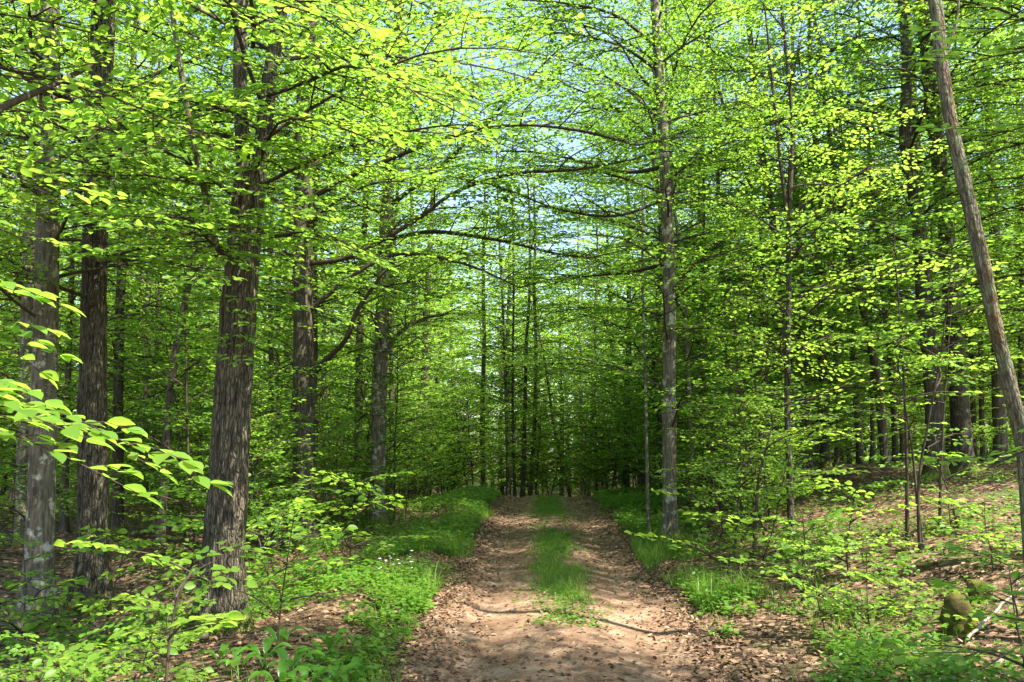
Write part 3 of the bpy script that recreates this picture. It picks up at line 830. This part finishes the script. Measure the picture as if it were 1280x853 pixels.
FARV += [variant(rng.uniform(8, 11), rng.uniform(.05, .08), 62, 'far', BARK_FAR, .7, lambda q: 1.0 + 1.2 * math.sin(math.pi * min(1, .25 + .75 * q)), 'slim_beech_tree') for k in range(3)]
VFARV = [variant(rng.uniform(15, 19), rng.uniform(.13, .22), 90, 'vfar', [BARK_FAR, BARK_GREY][k % 2], rng.uniform(.5, 1.6), lambda q: 1.8 + 2.0 * math.sin(math.pi * min(1, .2 + .8 * q)), 'beech_tree', .12) for k in range(4)]

ZONES = [(-9999, 165, 'behind the two thick left trunks'), (165, 360, 'around the forked tree'), (360, 560, 'around the sunlit leaning trunk'), (560, 690, 'left of the gap above the crest'),
         (690, 850, 'right of the gap above the crest'), (850, 1010, 'behind the slender forked young tree'), (1010, 1140, 'behind the left half of the right bank'), (1140, 9999, 'behind the dead leaning trunk')]
FULLV = [variant(rng.uniform(14, 18), rng.uniform(.12, .19), 92, 'far', [BARK_FAR, BARK_GREY][k % 2], rng.uniform(.6, 1.4), lambda q: 1.7 + 1.9 * math.sin(math.pi * min(1, .2 + .8 * q)), 'beech_tree', .1) for k in range(4)]
used = set()
def place_far(src, x, y, sc=1.0):
    px, py = to_px((x, y, gz1(x, y) + 2))
    zone = next(z for a, b, z in ZONES if a <= px < b)
    band = 'nearer' if y < 27 else ('mid distance' if y < 42 else 'farthest')
    lab = f'{band} background tree {zone}'
    grp = f'{band} background trees {zone}'
    loc = (x, y, gz1(x, y)); rz = rng.uniform(0, 6.28)
    if src.name not in used:
        used.add(src.name)
        src.location = loc; src.rotation_euler.z = rz; src.scale = (sc,) * 3
        src['label'] = lab; src['group'] = grp
        return src
    return copy_tree(src, loc, rz, sc, lab, grp)
cnt = 0
pts_used = list(HERO_X)
for y0 in np.concatenate([np.arange(14, 24, 4.2), np.arange(25, 42, 3.7), np.arange(42, 62, 4.6)]):
    half = y0 * .70 + 4
    for x0 in np.arange(-half, half, 5.2 if y0 < 24 else 5.5):
        x, y = x0 + rng.uniform(-1.6, 1.6), y0 + rng.uniform(-1.3, 1.3)
        u = x - road_cx(y)
        lim = 2.6 if y < 23 else (2.3 if y < 41 else 0)
        if abs(u) < lim:
            continue
        if min((x - a) ** 2 + (y - b) ** 2 for a, b in pts_used) < 2.2:
            continue
        pts_used.append((x, y))
        if y > 40:
            src = VFARV[rng.integers(4)]
        elif y > 24 and abs(u) < 6:
            src = FARV[rng.integers(8)]
        elif y > 24 or x > 7:
            src = FULLV[rng.integers(4)]
        elif 1 < x <= 7:
            src = FARV[5 + rng.integers(3)]
        else:
            src = FARV[rng.integers(8)]
        place_far(src, x, y, rng.uniform(.85, 1.15)); cnt += 1
for (x, y, sc) in [(4.0, 22.5, 1.05), (6.5, 27, 1.15)]:
    place_far(FULLV[rng.integers(4)], x, y, sc)
# a few to the right of the frame whose shade falls on the track
for (x, y, h0, h1, n, lab) in [(5.9, 1.9, 5.0, 13, 100, 'leafy tree outside the right edge that shades the near end of the track'),
                               (6.9, 6.5, 8.0, 15.5, 85, 'leafy tree outside the right edge whose shade crosses the grass tuft')]:
    t = TreeBuild('beech_tree', (x, y, gz1(x, y)), lab, 'tree')
    P = [np.array([x, y, gz1(x, y) - .1])] + [np.array([x + rng.normal(0, .08), y + rng.normal(0, .08), z]) for z in np.arange(2, h1 + 1, 2)]
    t.trunk(P, radii(P, .16, .03), 12, BARK_GREY, .3, 0, .5, 6)
    t.crown(h0, h1, n, lambda q: 1.25 + .9 * math.sin(math.pi * q), 'mid', keep=True)
    t.finish()

# ------------------------------------------------------------------ understory saplings
def sapling_variant(H, n, lod, Lmax, name='beech_sapling', r=.012):
    t = TreeBuild(name, (0, 0, 0), 'sapling', 'sapling', 'x')
    P = [np.array([0, 0, -.05])]
    dx, dy = rng.normal(0, .12, 2)
    for q in (.3, .6, 1.0):
        P.append(np.array([dx * H * q + rng.normal(0, .03), dy * H * q + rng.normal(0, .03), H * q]))
    t.trunk(P, np.linspace(r, .004, len(P)), 6, TWIG, .1, 0, .2, 3)
    z = t.P[:, 2]; a = rng.uniform(0, 6)
    for k in range(n):
        h = H * (.10 + .88 * (k + rng.uniform(0, 1)) / n)
        i = int(np.argmin(np.abs(z - h))); a += 2.4
        L = Lmax * (1.05 - .65 * h / H) * rng.uniform(.7, 1.2)
        put_bough(t.leaves, t.wood, t.P[i], a, R(rng.uniform(2, 30)), L, lod, R(rng.uniform(-14, 14)), 0, 1)
    return t.finish(name='foliage')
SAP_MID = [sapling_variant(rng.uniform(2.4, 5.0), int(rng.integers(22, 32)), 'mid', 1.3, r=.022) for _ in range(5)]
SAP_LOW = [sapling_variant(rng.uniform(.5, .95), int(rng.integers(7, 10)), 'near', .62, r=.007) for _ in range(5)]

def place_sap(src, x, y, lab, grp, sc=1.0):
    loc = (x, y, gz1(x, y)); rz = rng.uniform(0, 6.28)
    if src.name not in used:
        used.add(src.name)
        src.location = loc; src.rotation_euler.z = rz; src.scale = (sc,) * 3
        src['label'] = lab; src['group'] = grp
        return src
    return copy_tree(src, loc, rz, sc, lab, grp)
# along both sides of the track towards the crest
for y in np.arange(11, 27, .62):
    for sgn in (-1, 1):
        u = sgn * (2.2 + abs(rng.normal(0, 1.2)) + (.5 if sgn > 0 else .4))
        x = road_cx(y) + u
        side = 'right' if sgn > 0 else 'left'
        where = 'near the crest' if y > 18 else 'short of the crest'
        place_sap(SAP_MID[rng.integers(5)], x, y + rng.uniform(-.4, .4), f'leafy beech sapling lining the {side} side of the track {where}', f'saplings along the {side} of the track {where}', rng.uniform(.7, 1.1) if y > 15 else rng.uniform(.5, .85))
for k in range(46):
    y = rng.uniform(10, 24); x = rng.uniform(-.66, .66) * y
    u = x - road_cx(y)
    if abs(u) < 3.0 or (x > 4 and y < 18):
        continue
    side = 'right bank' if u > 0 else 'woods left of the track'
    place_sap(SAP_MID[rng.integers(5)], x, y, f'leafy beech sapling scattered in the {side}', f'saplings in the {side}', rng.uniform(.6, 1.1))
for k in range(100):
    y = rng.uniform(21.5, 36); x = rng.uniform(-.42, .42) * y
    u = x - road_cx(y)
    if abs(u) < (1.9 if y < 27 else 0):
        continue
    side = 'right' if u > 0 else 'left'
    place_sap(SAP_MID[rng.integers(5)], x, y, f'leafy sapling standing beyond the crest to the {side} of the track', f'saplings beyond the crest on the {side}', rng.uniform(.9, 1.4))
# low ones, placed where the photograph shows sprays near the ground
LOW = [(4.0, 150, .75, 'low sapling with broad sunlit leaves in the bottom left corner'),
       (4.6, 60, .8, 'low sapling at the left edge below the pale beech'),
       (4.9, 205, .7, 'low sapling between the corner leaves and the foot of the forked tree'),
       (6.2, 140, 1.0, 'bushy sapling in front of the foot of the thick furrowed trunk'),
       (6.4, 40, .9, 'bushy sapling in front of the foot of the pale beech'),
       (6.0, 350, .95, 'sapling spreading sprays just right of the forked tree foot'),
       (8.5, 330, 1.6, 'sapling behind the forked tree foot'),
       (9.5, 250, 1.5, 'sapling on the brown floor left of the forked tree'),
       (9.5, 440, 1.3, 'sapling in front of the straight grey trunk foot'),
       (6.8, 1030, .8, 'bright sapling on the right verge nearest the track'),
       (6.5, 1085, .85, 'bright sapling in the middle of the right verge'),
       (7.3, 1110, .75, 'bright sapling left of the mossy stump'),
       (8.0, 1000, 1.1, 'sapling behind the bright verge grass under the slender forked tree'),
       (8.5, 1060, 1.1, 'sapling in front of the thin stems on the right'),
       (9.2, 900, 1.2, 'sapling beside the foot of the slim blotched trunk'),
       (10.2, 950, 1.3, 'sapling between the slim blotched trunk and the slender forked tree'),
       (9.5, 1190, .9, 'sapling on the bank behind the mossy stump'),
       (7.6, 1240, .8, 'sapling right of the mossy stump'),
       (4.6, 1265, .9, 'dark leaved sapling in the bottom right corner')]
for k, (d, px, sc, lab) in enumerate(LOW):
    x = at(px, 700, d)[0]
    place_sap(SAP_LOW[k % 5], x, d, lab, 'low saplings on the forest floor', sc)

# leaning thin stems on the right
STEMS = [(8.8, [(1150, 695), (1148, 610), (1160, 530), (1175, 450), (1187, 350), (1190, 300)], 4.5, 'thin stem bending right from the clump of stems on the right bank'),
         (9.3, [(1134, 690), (1133, 560), (1128, 450), (1121, 350), (1116, 260)], 5, 'straight thin stem left of the bending stems on the right bank'),
         (8.9, [(1154, 692), (1146, 620), (1140, 560), (1130, 500), (1118, 430)], 4, 'thin stem bending left from the clump of stems on the right bank'),
         (9.6, [(1174, 680), (1177, 570), (1184, 450), (1193, 340)], 4, 'thin upright stem right of the stem clump on the right bank'),
         (9.8, [(1200, 665), (1188, 625), (1176, 590), (1160, 560)], 3, 'thin stem leaning far left below the thick bank trunk'),
         (10.0, [(940, 690), (947, 610), (958, 560), (972, 510)], 5, 'thin stem leaning right below the slender forked young tree'),
         (10.5, [(916, 670), (924, 610), (932, 560)], 3.5, 'short thin stem between the blotched trunk and the leaning stem'),
         (3.6, [(203, 870), (212, 800), (226, 740), (236, 715)], 3.5, 'thin bare stem rising among the bottom left leaves')]
for k, (d, pts, w, lab) in enumerate(STEMS):
    P = px_path(d, pts, H=.5)
    t = TreeBuild('sapling_stem', (P[0][0], P[0][1], P[0][2] + .12), lab, 'sapling', 'thin sapling stems')
    t.trunk(P, np.linspace(w / 2 * d / F, .004, len(P)), 7, TWIG, .1, 0, .2, 9)
    Hh = P[-1][2] - P[0][2]
    t.crown(Hh * .45, Hh, int(3 + Hh * 1.6), (lambda q: .42 - .1 * q) if d < 5 else (lambda q: .9 - .3 * q), 'near' if d < 5 else 'mid')
    t.finish(name='foliage')

# near boughs that reach into the picture from trees just outside it
t = TreeBuild('beech_sapling', (-2.15, 2.1, gz1(-2.15, 2.1)), 'sapling at the left edge whose long bright leafy bough reaches in', 'sapling')
x0 = -2.15
t.trunk([(x0, 2.1, gz1(x0, 2.1) - .05), (x0 + .04, 2.1, .9), (x0 + .0, 2.12, 1.9), (x0 + .05, 2.1, 3.1)], [.03, .024, .018, .006], 8, TWIG, .1, 0, .3, 4)
def strand(t, pts, size, gap, r0=.004, side_twigs=True):
    """one slender twig with big leaves close along it"""
    C = catmull(pts, gap); n = len(C)
    v, f = tube(C, np.linspace(r0, .001, n), 5); t.wood.add(v, f)
    P, D, NN, S = [], [], [], []
    for i in range(1, n):
        T = C[min(i + 1, n - 1)] - C[i - 1]; az = math.atan2(T[1], T[0])
        for sg in ((1, -1) if rng.random() < .55 else ((1,) if i % 2 else (-1,))):
            la = az + sg * R(rng.uniform(25, 65))
            P.append(C[i]); D.append([math.cos(la), math.sin(la), rng.uniform(-.45, .05)])
            NN.append([rng.normal(0, .3), rng.normal(0, .3), 1]); S.append(size * rng.uniform(.65, 1.1))
    P.append(C[-1]); D.append(C[-1] - C[-2]); NN.append([0, 0, 1]); S.append(size)
    leaf_geo(t.leaves, np.array(P), np.array(D), np.array(NN), np.array(S), 'near', 0)
    if side_twigs:
        for i in range(3, n - 3, 4):
            T = C[i + 1] - C[i]; az = math.atan2(T[1], T[0]) + (1 if (i // 4) % 2 else -1) * R(rng.uniform(35, 55))
            L = .30 * (1 - .6 * i / n) * rng.uniform(.7, 1.2)
            e = C[i] + L * np.array([math.cos(az), math.sin(az), -.12])
            strand(t, [C[i], (C[i] + e) / 2 + [0, 0, .01], e], size * .95, gap, r0 * .5, False)
S0 = np.array([x0 + .02, 2.1, 1.95])
strand(t, [S0, at(-60, 500, 2.15), at(60, 512, 2.15), at(150, 550, 2.2), at(262, 604, 2.25)], .078, .042)
strand(t, [S0, at(-60, 520, 2.0), at(20, 545, 2.0), at(90, 575, 2.05), at(175, 618, 2.1)], .072, .045)
strand(t, [S0 + [0, 0, .1], at(-80, 470, 2.1), at(10, 478, 2.1), at(60, 500, 2.15)], .075, .042)
strand(t, [S0 + [0, 0, .35], at(-80, 345, 2.1), at(0, 352, 2.1), at(75, 380, 2.15)], .075, .042)
strand(t, [S0 + [0, .03, .05], at(-60, 505, 2.3), at(40, 530, 2.3), at(110, 538, 2.35), at(200, 590, 2.4)], .07, .042)
strand(t, [S0 - [0, .03, .05], at(-60, 480, 1.9), at(0, 500, 1.9), at(50, 525, 1.9), at(110, 548, 1.95)], .07, .042)
strand(t, [S0 + [0, .05, .3], at(-80, 385, 2.2), at(-10, 400, 2.2), at(45, 425, 2.2)], .07, .042)
strand(t, [S0 + [0, 0, .2], at(-80, 420, 2.2), at(0, 430, 2.2), at(50, 465, 2.25)], .07, .045)
t.finish(name='foliage')
bx, by = 3.9, 3.6
t = TreeBuild('beech_sapling', (bx, by, gz1(bx, by)), 'young tree at the right edge reaching leafy twigs over the dead trunk', 'sapling')
t.trunk([(bx, by, gz1(bx, by) - .05), (bx + .05, by, 1.6), (bx, by + .05, 3.2), (bx + .1, by, 5.0)], [.035, .03, .02, .007], 8, TWIG, .1, 0, .3, 4)
o0 = np.array([bx, by, 3.3])
t.bough_to(o0, at(1185, 95, 4.3), 'near', R(-12)); t.bough_to(o0 + [0, 0, .2], at(1210, 40, 4.2), 'near', R(-8)); t.bough_to(o0 - [0, 0, .3], at(1235, 150, 4.2), 'near', R(-8))
t.bough_to([bx, by, 1.7], at(1232, 562, 4.4), 'near', R(-5))
t.bough_to([bx, by, .75], at(1235, 800, 3.6), 'near', R(-5))
t.finish(name='foliage')
bx, by = -3.3, 3.4
t = TreeBuild('beech_tree', (bx, by, gz1(bx, by)), 'young tree outside the left edge hanging leafy boughs across the top left', 'tree')
t.trunk([(bx, by, gz1(bx, by) - .05), (bx + .05, by, 2), (bx, by + .05, 4), (bx + .1, by, 7.0)], [.08, .07, .055, .02], 10, BARK_GREY, .15, 0, .3, 4)
for (z, a, b, d) in [(3.3, 120, 120, 4.2), (3.6, 160, 40, 4.4), (3.0, 60, 230, 3.9), (3.9, 330, 30, 4.6), (3.5, 250, 150, 4.6), (2.7, 40, 300, 4.0), (4.2, 470, -10, 4.8), (4.6, 240, -50, 4.2)]:
    t.bough_to([bx + .03, by, z], at(a, b, d), 'near', R(rng.uniform(-5, 15)))
t.limb([(bx, by, 3.2), at(-60, 165, 3.7), at(0, 135, 3.9), at(75, 102, 4.2), at(140, 68, 4.4)], .03, .01, mat=TWIG)
t.finish()

# ------------------------------------------------------------------ far woods: one mass beyond the trees
g = Geo(); w = Geo()
n = 60000
y = rng.uniform(62, 92, n); x = rng.uniform(-1, 1, n) * (y * .78 + 6)
ztop = 17 + 6 * (vnoise(x * .12, y * .12, 12) - .2)
z = gz(x, y) + rng.random(n) ** .9 * ztop
keep = (vnoise(x * .35, z * .45 + y * .1, 14) > .33)
x, y, z = x[keep], y[keep], z[keep]
n = len(x)
D = rng.normal(0, 1, (n, 3)); D[:, 2] *= .3
Nn = rng.normal(0, .4, (n, 3)); Nn[:, 2] += 1
leaf_geo(g, np.stack([x, y, z], -1), D, Nn, rng.uniform(.5, .95, n), 'far', 0)
for k in range(260):
    yy = rng.uniform(61, 90); xx = rng.uniform(-1, 1) * yy * .75
    zb = gz1(xx, yy)
    v, f = tube(np.array([[xx, yy, zb - .3], [xx + rng.normal(0, .2), yy, zb + 8], [xx + rng.normal(0, .4), yy, zb + 16]]), [rng.uniform(.1, .25), .12, .03], 6)
    g.add(v, f, 1)
tag(obj('far_woods', g, [BEECH, BARK_FAR]), 'dense green woods far beyond the crest of the track', 'woods', kind='stuff')

# ------------------------------------------------------------------ grass, herbs and litter
def blades(pos, h, wd, lean, mat_geo):
    n = len(pos)
    a = rng.uniform(0, 6.28, n)
    side = np.stack([np.cos(a), np.sin(a), np.zeros(n)], -1)
    b = rng.uniform(0, 6.28, n)
    ln = np.stack([np.cos(b), np.sin(b), np.zeros(n)], -1) * (lean * h)[:, None]
    up = np.stack([np.zeros(n), np.zeros(n), h], -1)
    p0 = pos; p1 = pos + up * .55 + ln * .3; p2 = pos + up * (1 - .25 * lean)[:, None] + ln
    w = (wd * .5)[:, None]
    V = np.stack([p0 - side * w, p0 + side * w, p1 + side * w * .8, p1 - side * w * .8, p2], 1).reshape(-1, 3)
    o = (np.arange(n) * 5)[:, None]
    mat_geo.add(V, [o + np.array([[0, 1, 2, 3]]), o + np.array([[3, 2, 4]])])
def on_ground(x, y, dz=0.0):
    return np.stack([x, y, gz(x, y) + dz], -1)
def density_pick(n, ylo, yhi, power=1.6):
    t = rng.random(n)
    return ylo + (yhi - ylo) * t ** power

g = Geo()
# middle strip
n = 26000
y = density_pick(n, 6.6, 23, 1.35); u = rng.normal(0, .13, n) * (1 + .25 * vnoise(y * .8, y * 0, 21)) + .03
m = vnoise(u * 2.2 + 50, y * .55, 22) + .35 * (vnoise(u * 7, y * 2.5, 23) - .5)
th = np.interp(y, [6.5, 8, 9.2, 10.5, 13, 23], [.72, .55, .46, .46, .38, .18])
k = (m + rng.normal(0, .07, n) > th) & (np.abs(u) < .52)
x = road_cx(y[k]) + u[k]; yy = y[k]
blades(on_ground(x, yy, -.005), rng.uniform(.03, .11, len(x)) * (.6 + .8 * vnoise(x * 3, yy * 1.2, 24)), rng.uniform(.004, .008, len(x)) * (1 + yy / 22), rng.uniform(.1, .8, len(x)), g)
# verges
for sgn, nn in ((-1, 46000), (1, 44000)):
    y = density_pick(nn, 3.6, 23, 1.5)
    u = 1.22 + np.abs(rng.normal(0, .62, nn)) + .1 * np.sin(y)
    m = vnoise(u * 1.3 + 9 * sgn, y * .6, 25 + sgn) + .4 * (vnoise(u * 5, y * 3, 27) - .5)
    th = .53 + .20 * smooth(1.9, 3.0, u)
    k = m + rng.normal(0, .07, nn) > th
    x = road_cx(y[k]) + sgn * u[k]; yy = y[k]
    blades(on_ground(x, yy, -.01), (.05 + .30 * rng.random(len(x)) ** 2.2) * (.35 + 1.3 * vnoise(x * 2.6, yy * 2.2, 24) ** 1.5) * np.interp(yy, [8, 13], [1, .6]), rng.uniform(.004, .008, len(x)) * (1 + yy / 20), rng.uniform(.15, .9, len(x)), g)
tag(obj('grass', g, [GRASS]), 'green grass along the verges and the middle of the track', 'grass', kind='stuff')

# low leafy ground cover
g = Geo()
def herbs(x, y, h, s, per, lod):
    n = len(x)
    for q in range(per):
        a = rng.uniform(0, 6.28, n)
        hh = h * rng.uniform(.35, 1, n)
        rr = rng.uniform(.01, .07, n)
        P = on_ground(x + rr * np.cos(a), y + rr * np.sin(a)) + np.stack([0 * hh, 0 * hh, hh], -1)
        D = np.stack([np.cos(a), np.sin(a), rng.uniform(-.4, .3, n)], -1)
        Nn = rng.normal(0, .35, (n, 3)); Nn[:, 2] += 1
        leaf_geo(g, P, D, Nn, s * rng.uniform(.6, 1.2, n), lod, 0)
for sgn, nn, wd in ((-1, 5200, 1.0), (1, 6200, 1.0)):
    y = density_pick(nn, 3.4, 23, 1.5); u = 1.3 + np.abs(rng.normal(0, 1.15, nn)) * wd
    m = vnoise(u * .9 + 31 * sgn, y * .7, 35) + .5 * (vnoise(u * 3, y * 3, 37) - .5)
    k = m > (.38 + .05 * u if sgn < 0 else .38 + .10 * u)
    x = road_cx(y[k]) + sgn * u[k]; yy = y[k]
    herbs(x, yy, rng.uniform(.05, .24, len(x)), .045 * (1 + yy / 30), 7, 'mid')
y = density_pick(1500, 7, 23, 1.2); u = rng.normal(.03, .2, 1500); x = road_cx(y) + u
k = vnoise(u * 3 + 80, y * .9, 44) > .48
herbs(x[k], y[k], rng.uniform(.02, .08, k.sum()), .03 * (1 + y[k] / 25), 5, 'mid')
n = 9000
y = density_pick(n, 3.8, 24, 1.3); x = rng.uniform(-.72, .72, n) * (y + 1)
u = x - road_cx(y)
k = (np.abs(u) > 1.5) & (vnoise(x * .6 + 7, y * .6, 39) + .4 * (vnoise(x * 2.4, y * 2.4, 40) - .5) > .56)
herbs(x[k], y[k], rng.uniform(.04, .22, k.sum()), .05 * (1 + y[k] / 30), 5, 'mid')
tag(obj('undergrowth', g, [HERB]), 'low leafy plants covering the forest floor', 'undergrowth', kind='stuff')

# fallen leaves
g = Geo()
n = 62000
y = density_pick(n, 3.2, 20, 1.6); x = rng.uniform(-.74, .74, n) * (y + .8)
u = np.abs(x - road_cx(y))
pr = np.where(u < .38, .45, np.where(u < .95, .20, np.where(u < 1.45, 1.0, .75)))
k = rng.random(n) < pr
x, y = x[k], y[k]; n = len(x)
D = rng.normal(0, 1, (n, 3)); D[:, 2] *= .25
Nn = rng.normal(0, .35, (n, 3)); Nn[:, 2] += 1
leaf_geo(g, on_ground(x, y, .022), D, Nn, rng.uniform(.018, .060, n), 'mid', 0)
n = 14000
y = density_pick(n, 3.4, 22, 1.4); s = np.where(rng.random(n) < .5, -1, 1); u = s * (1.15 + rng.normal(0, .27, n)); x = road_cx(y) + u
D = rng.normal(0, 1, (n, 3)); D[:, 2] *= .3
Nn = rng.normal(0, .4, (n, 3)); Nn[:, 2] += 1
leaf_geo(g, on_ground(x, y, .025), D, Nn, rng.uniform(.018, .056, n), 'mid', 0)
tag(obj('leaf_litter', g, [DEADLEAF]), 'dry brown fallen beech leaves lying along the track and under the trees', 'leaf litter', kind='stuff')

# ------------------------------------------------------------------ small things
def broad_plant():
    r = empty('lily_plant', (0, 0, 0), 'plant', 'plant', 'broad leaved lily plants at the bottom of the left verge')
    for q in range(5):
        g = Geo(); a = q * 1.3 + rng.uniform(-.3, .3); L = rng.uniform(.17, .26)
        n = 9; ts = np.linspace(0, 1, n)
        wv = .30 * L * np.sin(math.pi * np.clip(ts * .92 + .04, 0, 1)) ** .8 * (1 - .25 * ts)
        wv[0] = .004; wv[-1] = .001
        out = L * (.15 + .85 * ts) * .75; up = L * (.3 + .95 * ts - .75 * ts ** 2.2)
        c = np.stack([out * math.cos(a), out * math.sin(a), up], -1)
        sd_ = np.array([-math.sin(a), math.cos(a), 0])
        V = np.concatenate([c + sd_ * wv[:, None] * .5 + [0, 0, .012], c, c - sd_ * wv[:, None] * .5 + [0, 0, .012]])
        i = np.arange(n - 1)
        g.add(V, [np.stack([i, i + 1, n + i + 1, n + i], -1), np.stack([n + i, n + i + 1, 2 * n + i + 1, 2 * n + i], -1)])
        v, f = tube(np.array([[0, 0, -.03], c[0] * .5 + [0, 0, .0], c[0]]), [.004, .004, .003], 5); g.add(v, f)
        obj('leaf', g, [LILY], r)
    return r
lily = broad_plant()
spots = [(5.35, 330), (5.2, 365), (5.5, 395), (5.1, 415), (5.3, 440), (5.7, 350), (5.0, 385), (5.15, 300), (5.8, 415), (5.4, 275), (4.9, 350), (4.9, 430)]
for k, (d, px) in enumerate(spots):
    x = at(px, 800, d)[0]
    lab = 'glossy broad leaved lily plant at the bottom of the left verge'
    if k == 0:
        o = lily; o.location = (x, d, gz1(x, d)); o['label'] = lab
    else:
        o = copy_tree(lily, (x, d, gz1(x, d)), rng.uniform(0, 6), rng.uniform(.8, 1.25), lab, lily['group'])

def flower():
    r = empty('white_flower', (0, 0, 0), 'flower', 'flower', 'white flowers on the left verge')
    g = Geo(); v, f = tube(np.array([[0, 0, -.03], [.01, 0, .12], [.015, .01, .24]]), [.002, .002, .0015], 5); g.add(v, f)
    obj('stem', g, [GRASS], r)
    g = Geo()
    a = np.arange(5) * 2 * math.pi / 5
    D = np.stack([np.cos(a), np.sin(a), 0 * a + .25], -1)
    leaf_geo(g, np.tile([.015, .01, .24], (5, 1)) + D * .002, D, np.tile([0, -.4, 1.0], (5, 1)), np.full(5, .016), 'near', 0)
    obj('blossom', g, [PETAL], r)
    return r
fl = flower()
for k in range(22):
    d = rng.uniform(8.3, 9.7); px = 497 + rng.normal(0, 17) - (d - 9) * 12
    x = at(px, 720, d)[0]
    lab = 'tiny white starry flower in the patch on the left verge'
    if k == 0:
        o = fl; o.location = (x, d, gz1(x, d)); o['label'] = lab
    else:
        copy_tree(fl, (x, d, gz1(x, d)), rng.uniform(0, 6), rng.uniform(.7, 1.2), lab, fl['group'])

def stump(px, d, h, r, lab, lean):
    x = at(px, 740, d)[0]; z = gz1(x, d)
    P = np.array([[0, 0, -.1], [lean * .2, 0, h * .3], [lean * .6, 0, h * .62], [lean * .85, .02, h * .85], [lean, .02, h * .97], [lean * 1.02, .02, h]])
    g = Geo()
    ph = rng.uniform(0, 6)
    fn = lambda th, p: 1 + .10 * np.sin(2 * th[None] + ph) + .07 * np.sin(5 * th[None] + 14 * p[:, 2:3]) + .45 * (vnoise(th[None] / 6.2832 * 5, p[:, 2:3] * 11, 4, 5) - .5) + .2 * (vnoise(th[None] / 6.2832 * 11, p[:, 2:3] * 40, 4, 11) - .5)
    C = catmull(P, .02)
    hh = np.clip(C[:, 2] / h, 0, 1)
    v, f = tube(C, (.92 if h > .2 else 1.1) * r * np.sqrt(np.clip(1.02 - hh ** 9, .002, 1)) * (1.12 - .2 * hh), 28, True, fn); g.add(v, f)
    o = obj('mossy_stump', g, [MOSS]); o.location = (x, d, z)
    tag(o, lab, 'stump')
stump(1193, 6.4, .29, .105, 'rounded stump covered in yellow green moss among the litter on the right', .04)
stump(1225, 6.9, .18, .065, 'smaller mossy stump behind the rounded mossy stump', -.02)

def stick(pts, r0, r1, lab, mat, fork=None):
    g = Geo(); P = catmull(pts, .06); n = len(P)
    P = P + np.stack([rng.normal(0, .006, n), rng.normal(0, .006, n), rng.normal(0, .004, n)], -1)
    v, f = tube(P, np.linspace(r0, r1, n), 8); g.add(v, f)
    if fork is not None:
        v, f = tube(catmull(fork, .06), np.linspace(r1 * .9, r1 * .4, len(catmull(fork, .06))), 6); g.add(v, f)
    c = P[0]
    o = obj('fallen_branch', g, [mat], None, c); o.location = tuple(float(q) for q in c)
    tag(o, lab, 'fallen branch')
def gp(px, d, up=.03):
    x = at(px, 750, d)[0]; return np.array([x, d, gz1(x, d) + up])
PALEWOOD = bark_material('bleached_wood', (.20, .165, .12), (.42, .37, .29), furrow=.2)
stick([gp(1150, 5.05, .05), gp(1185, 5.0, .05), gp(1218, 4.95, .05)], .016, .009, 'bleached white stick lying at the bottom right', PALEWOOD, [gp(1170, 5.02, .05), gp(1163, 4.85, .07)])
stick([gp(1208, 6.1, .05), gp(1235, 6.25, .12), gp(1265, 6.4, .2), gp(1300, 6.5, .3)], .012, .006, 'long thin stick slanting up to the right beside the mossy stump', PALEWOOD)
stick([gp(1130, 5.9, .04), gp(1165, 5.85, .04), gp(1200, 5.9, .04)], .012, .006, 'dark thin stick lying in front of the mossy stump', BARK_DEAD)
stick([gp(1240, 5.3, .05), gp(1252, 5.5, .10)], .016, .010, 'short pale broken stick right of the bleached stick', PALEWOOD)
stick([gp(165, 6.3, .05), gp(200, 6.25, .06), gp(235, 6.3, .05), gp(262, 6.35, .05)], .05, .03, 'dark rotting branch lying left of the forked tree foot', BARK_FAR)
stick([gp(-10, 7.4, .05), gp(30, 7.7, .1), gp(70, 8.0, .16)], .06, .05, 'dark mossy root running left from the pale beech foot', BARK_FAR)

# drop the variants that were never placed
for v in FARV + VFARV + FULLV + SAP_MID + SAP_LOW:
    if v.name not in used:
        for c in list(v.children):
            bpy.data.objects.remove(c)
        bpy.data.objects.remove(v)
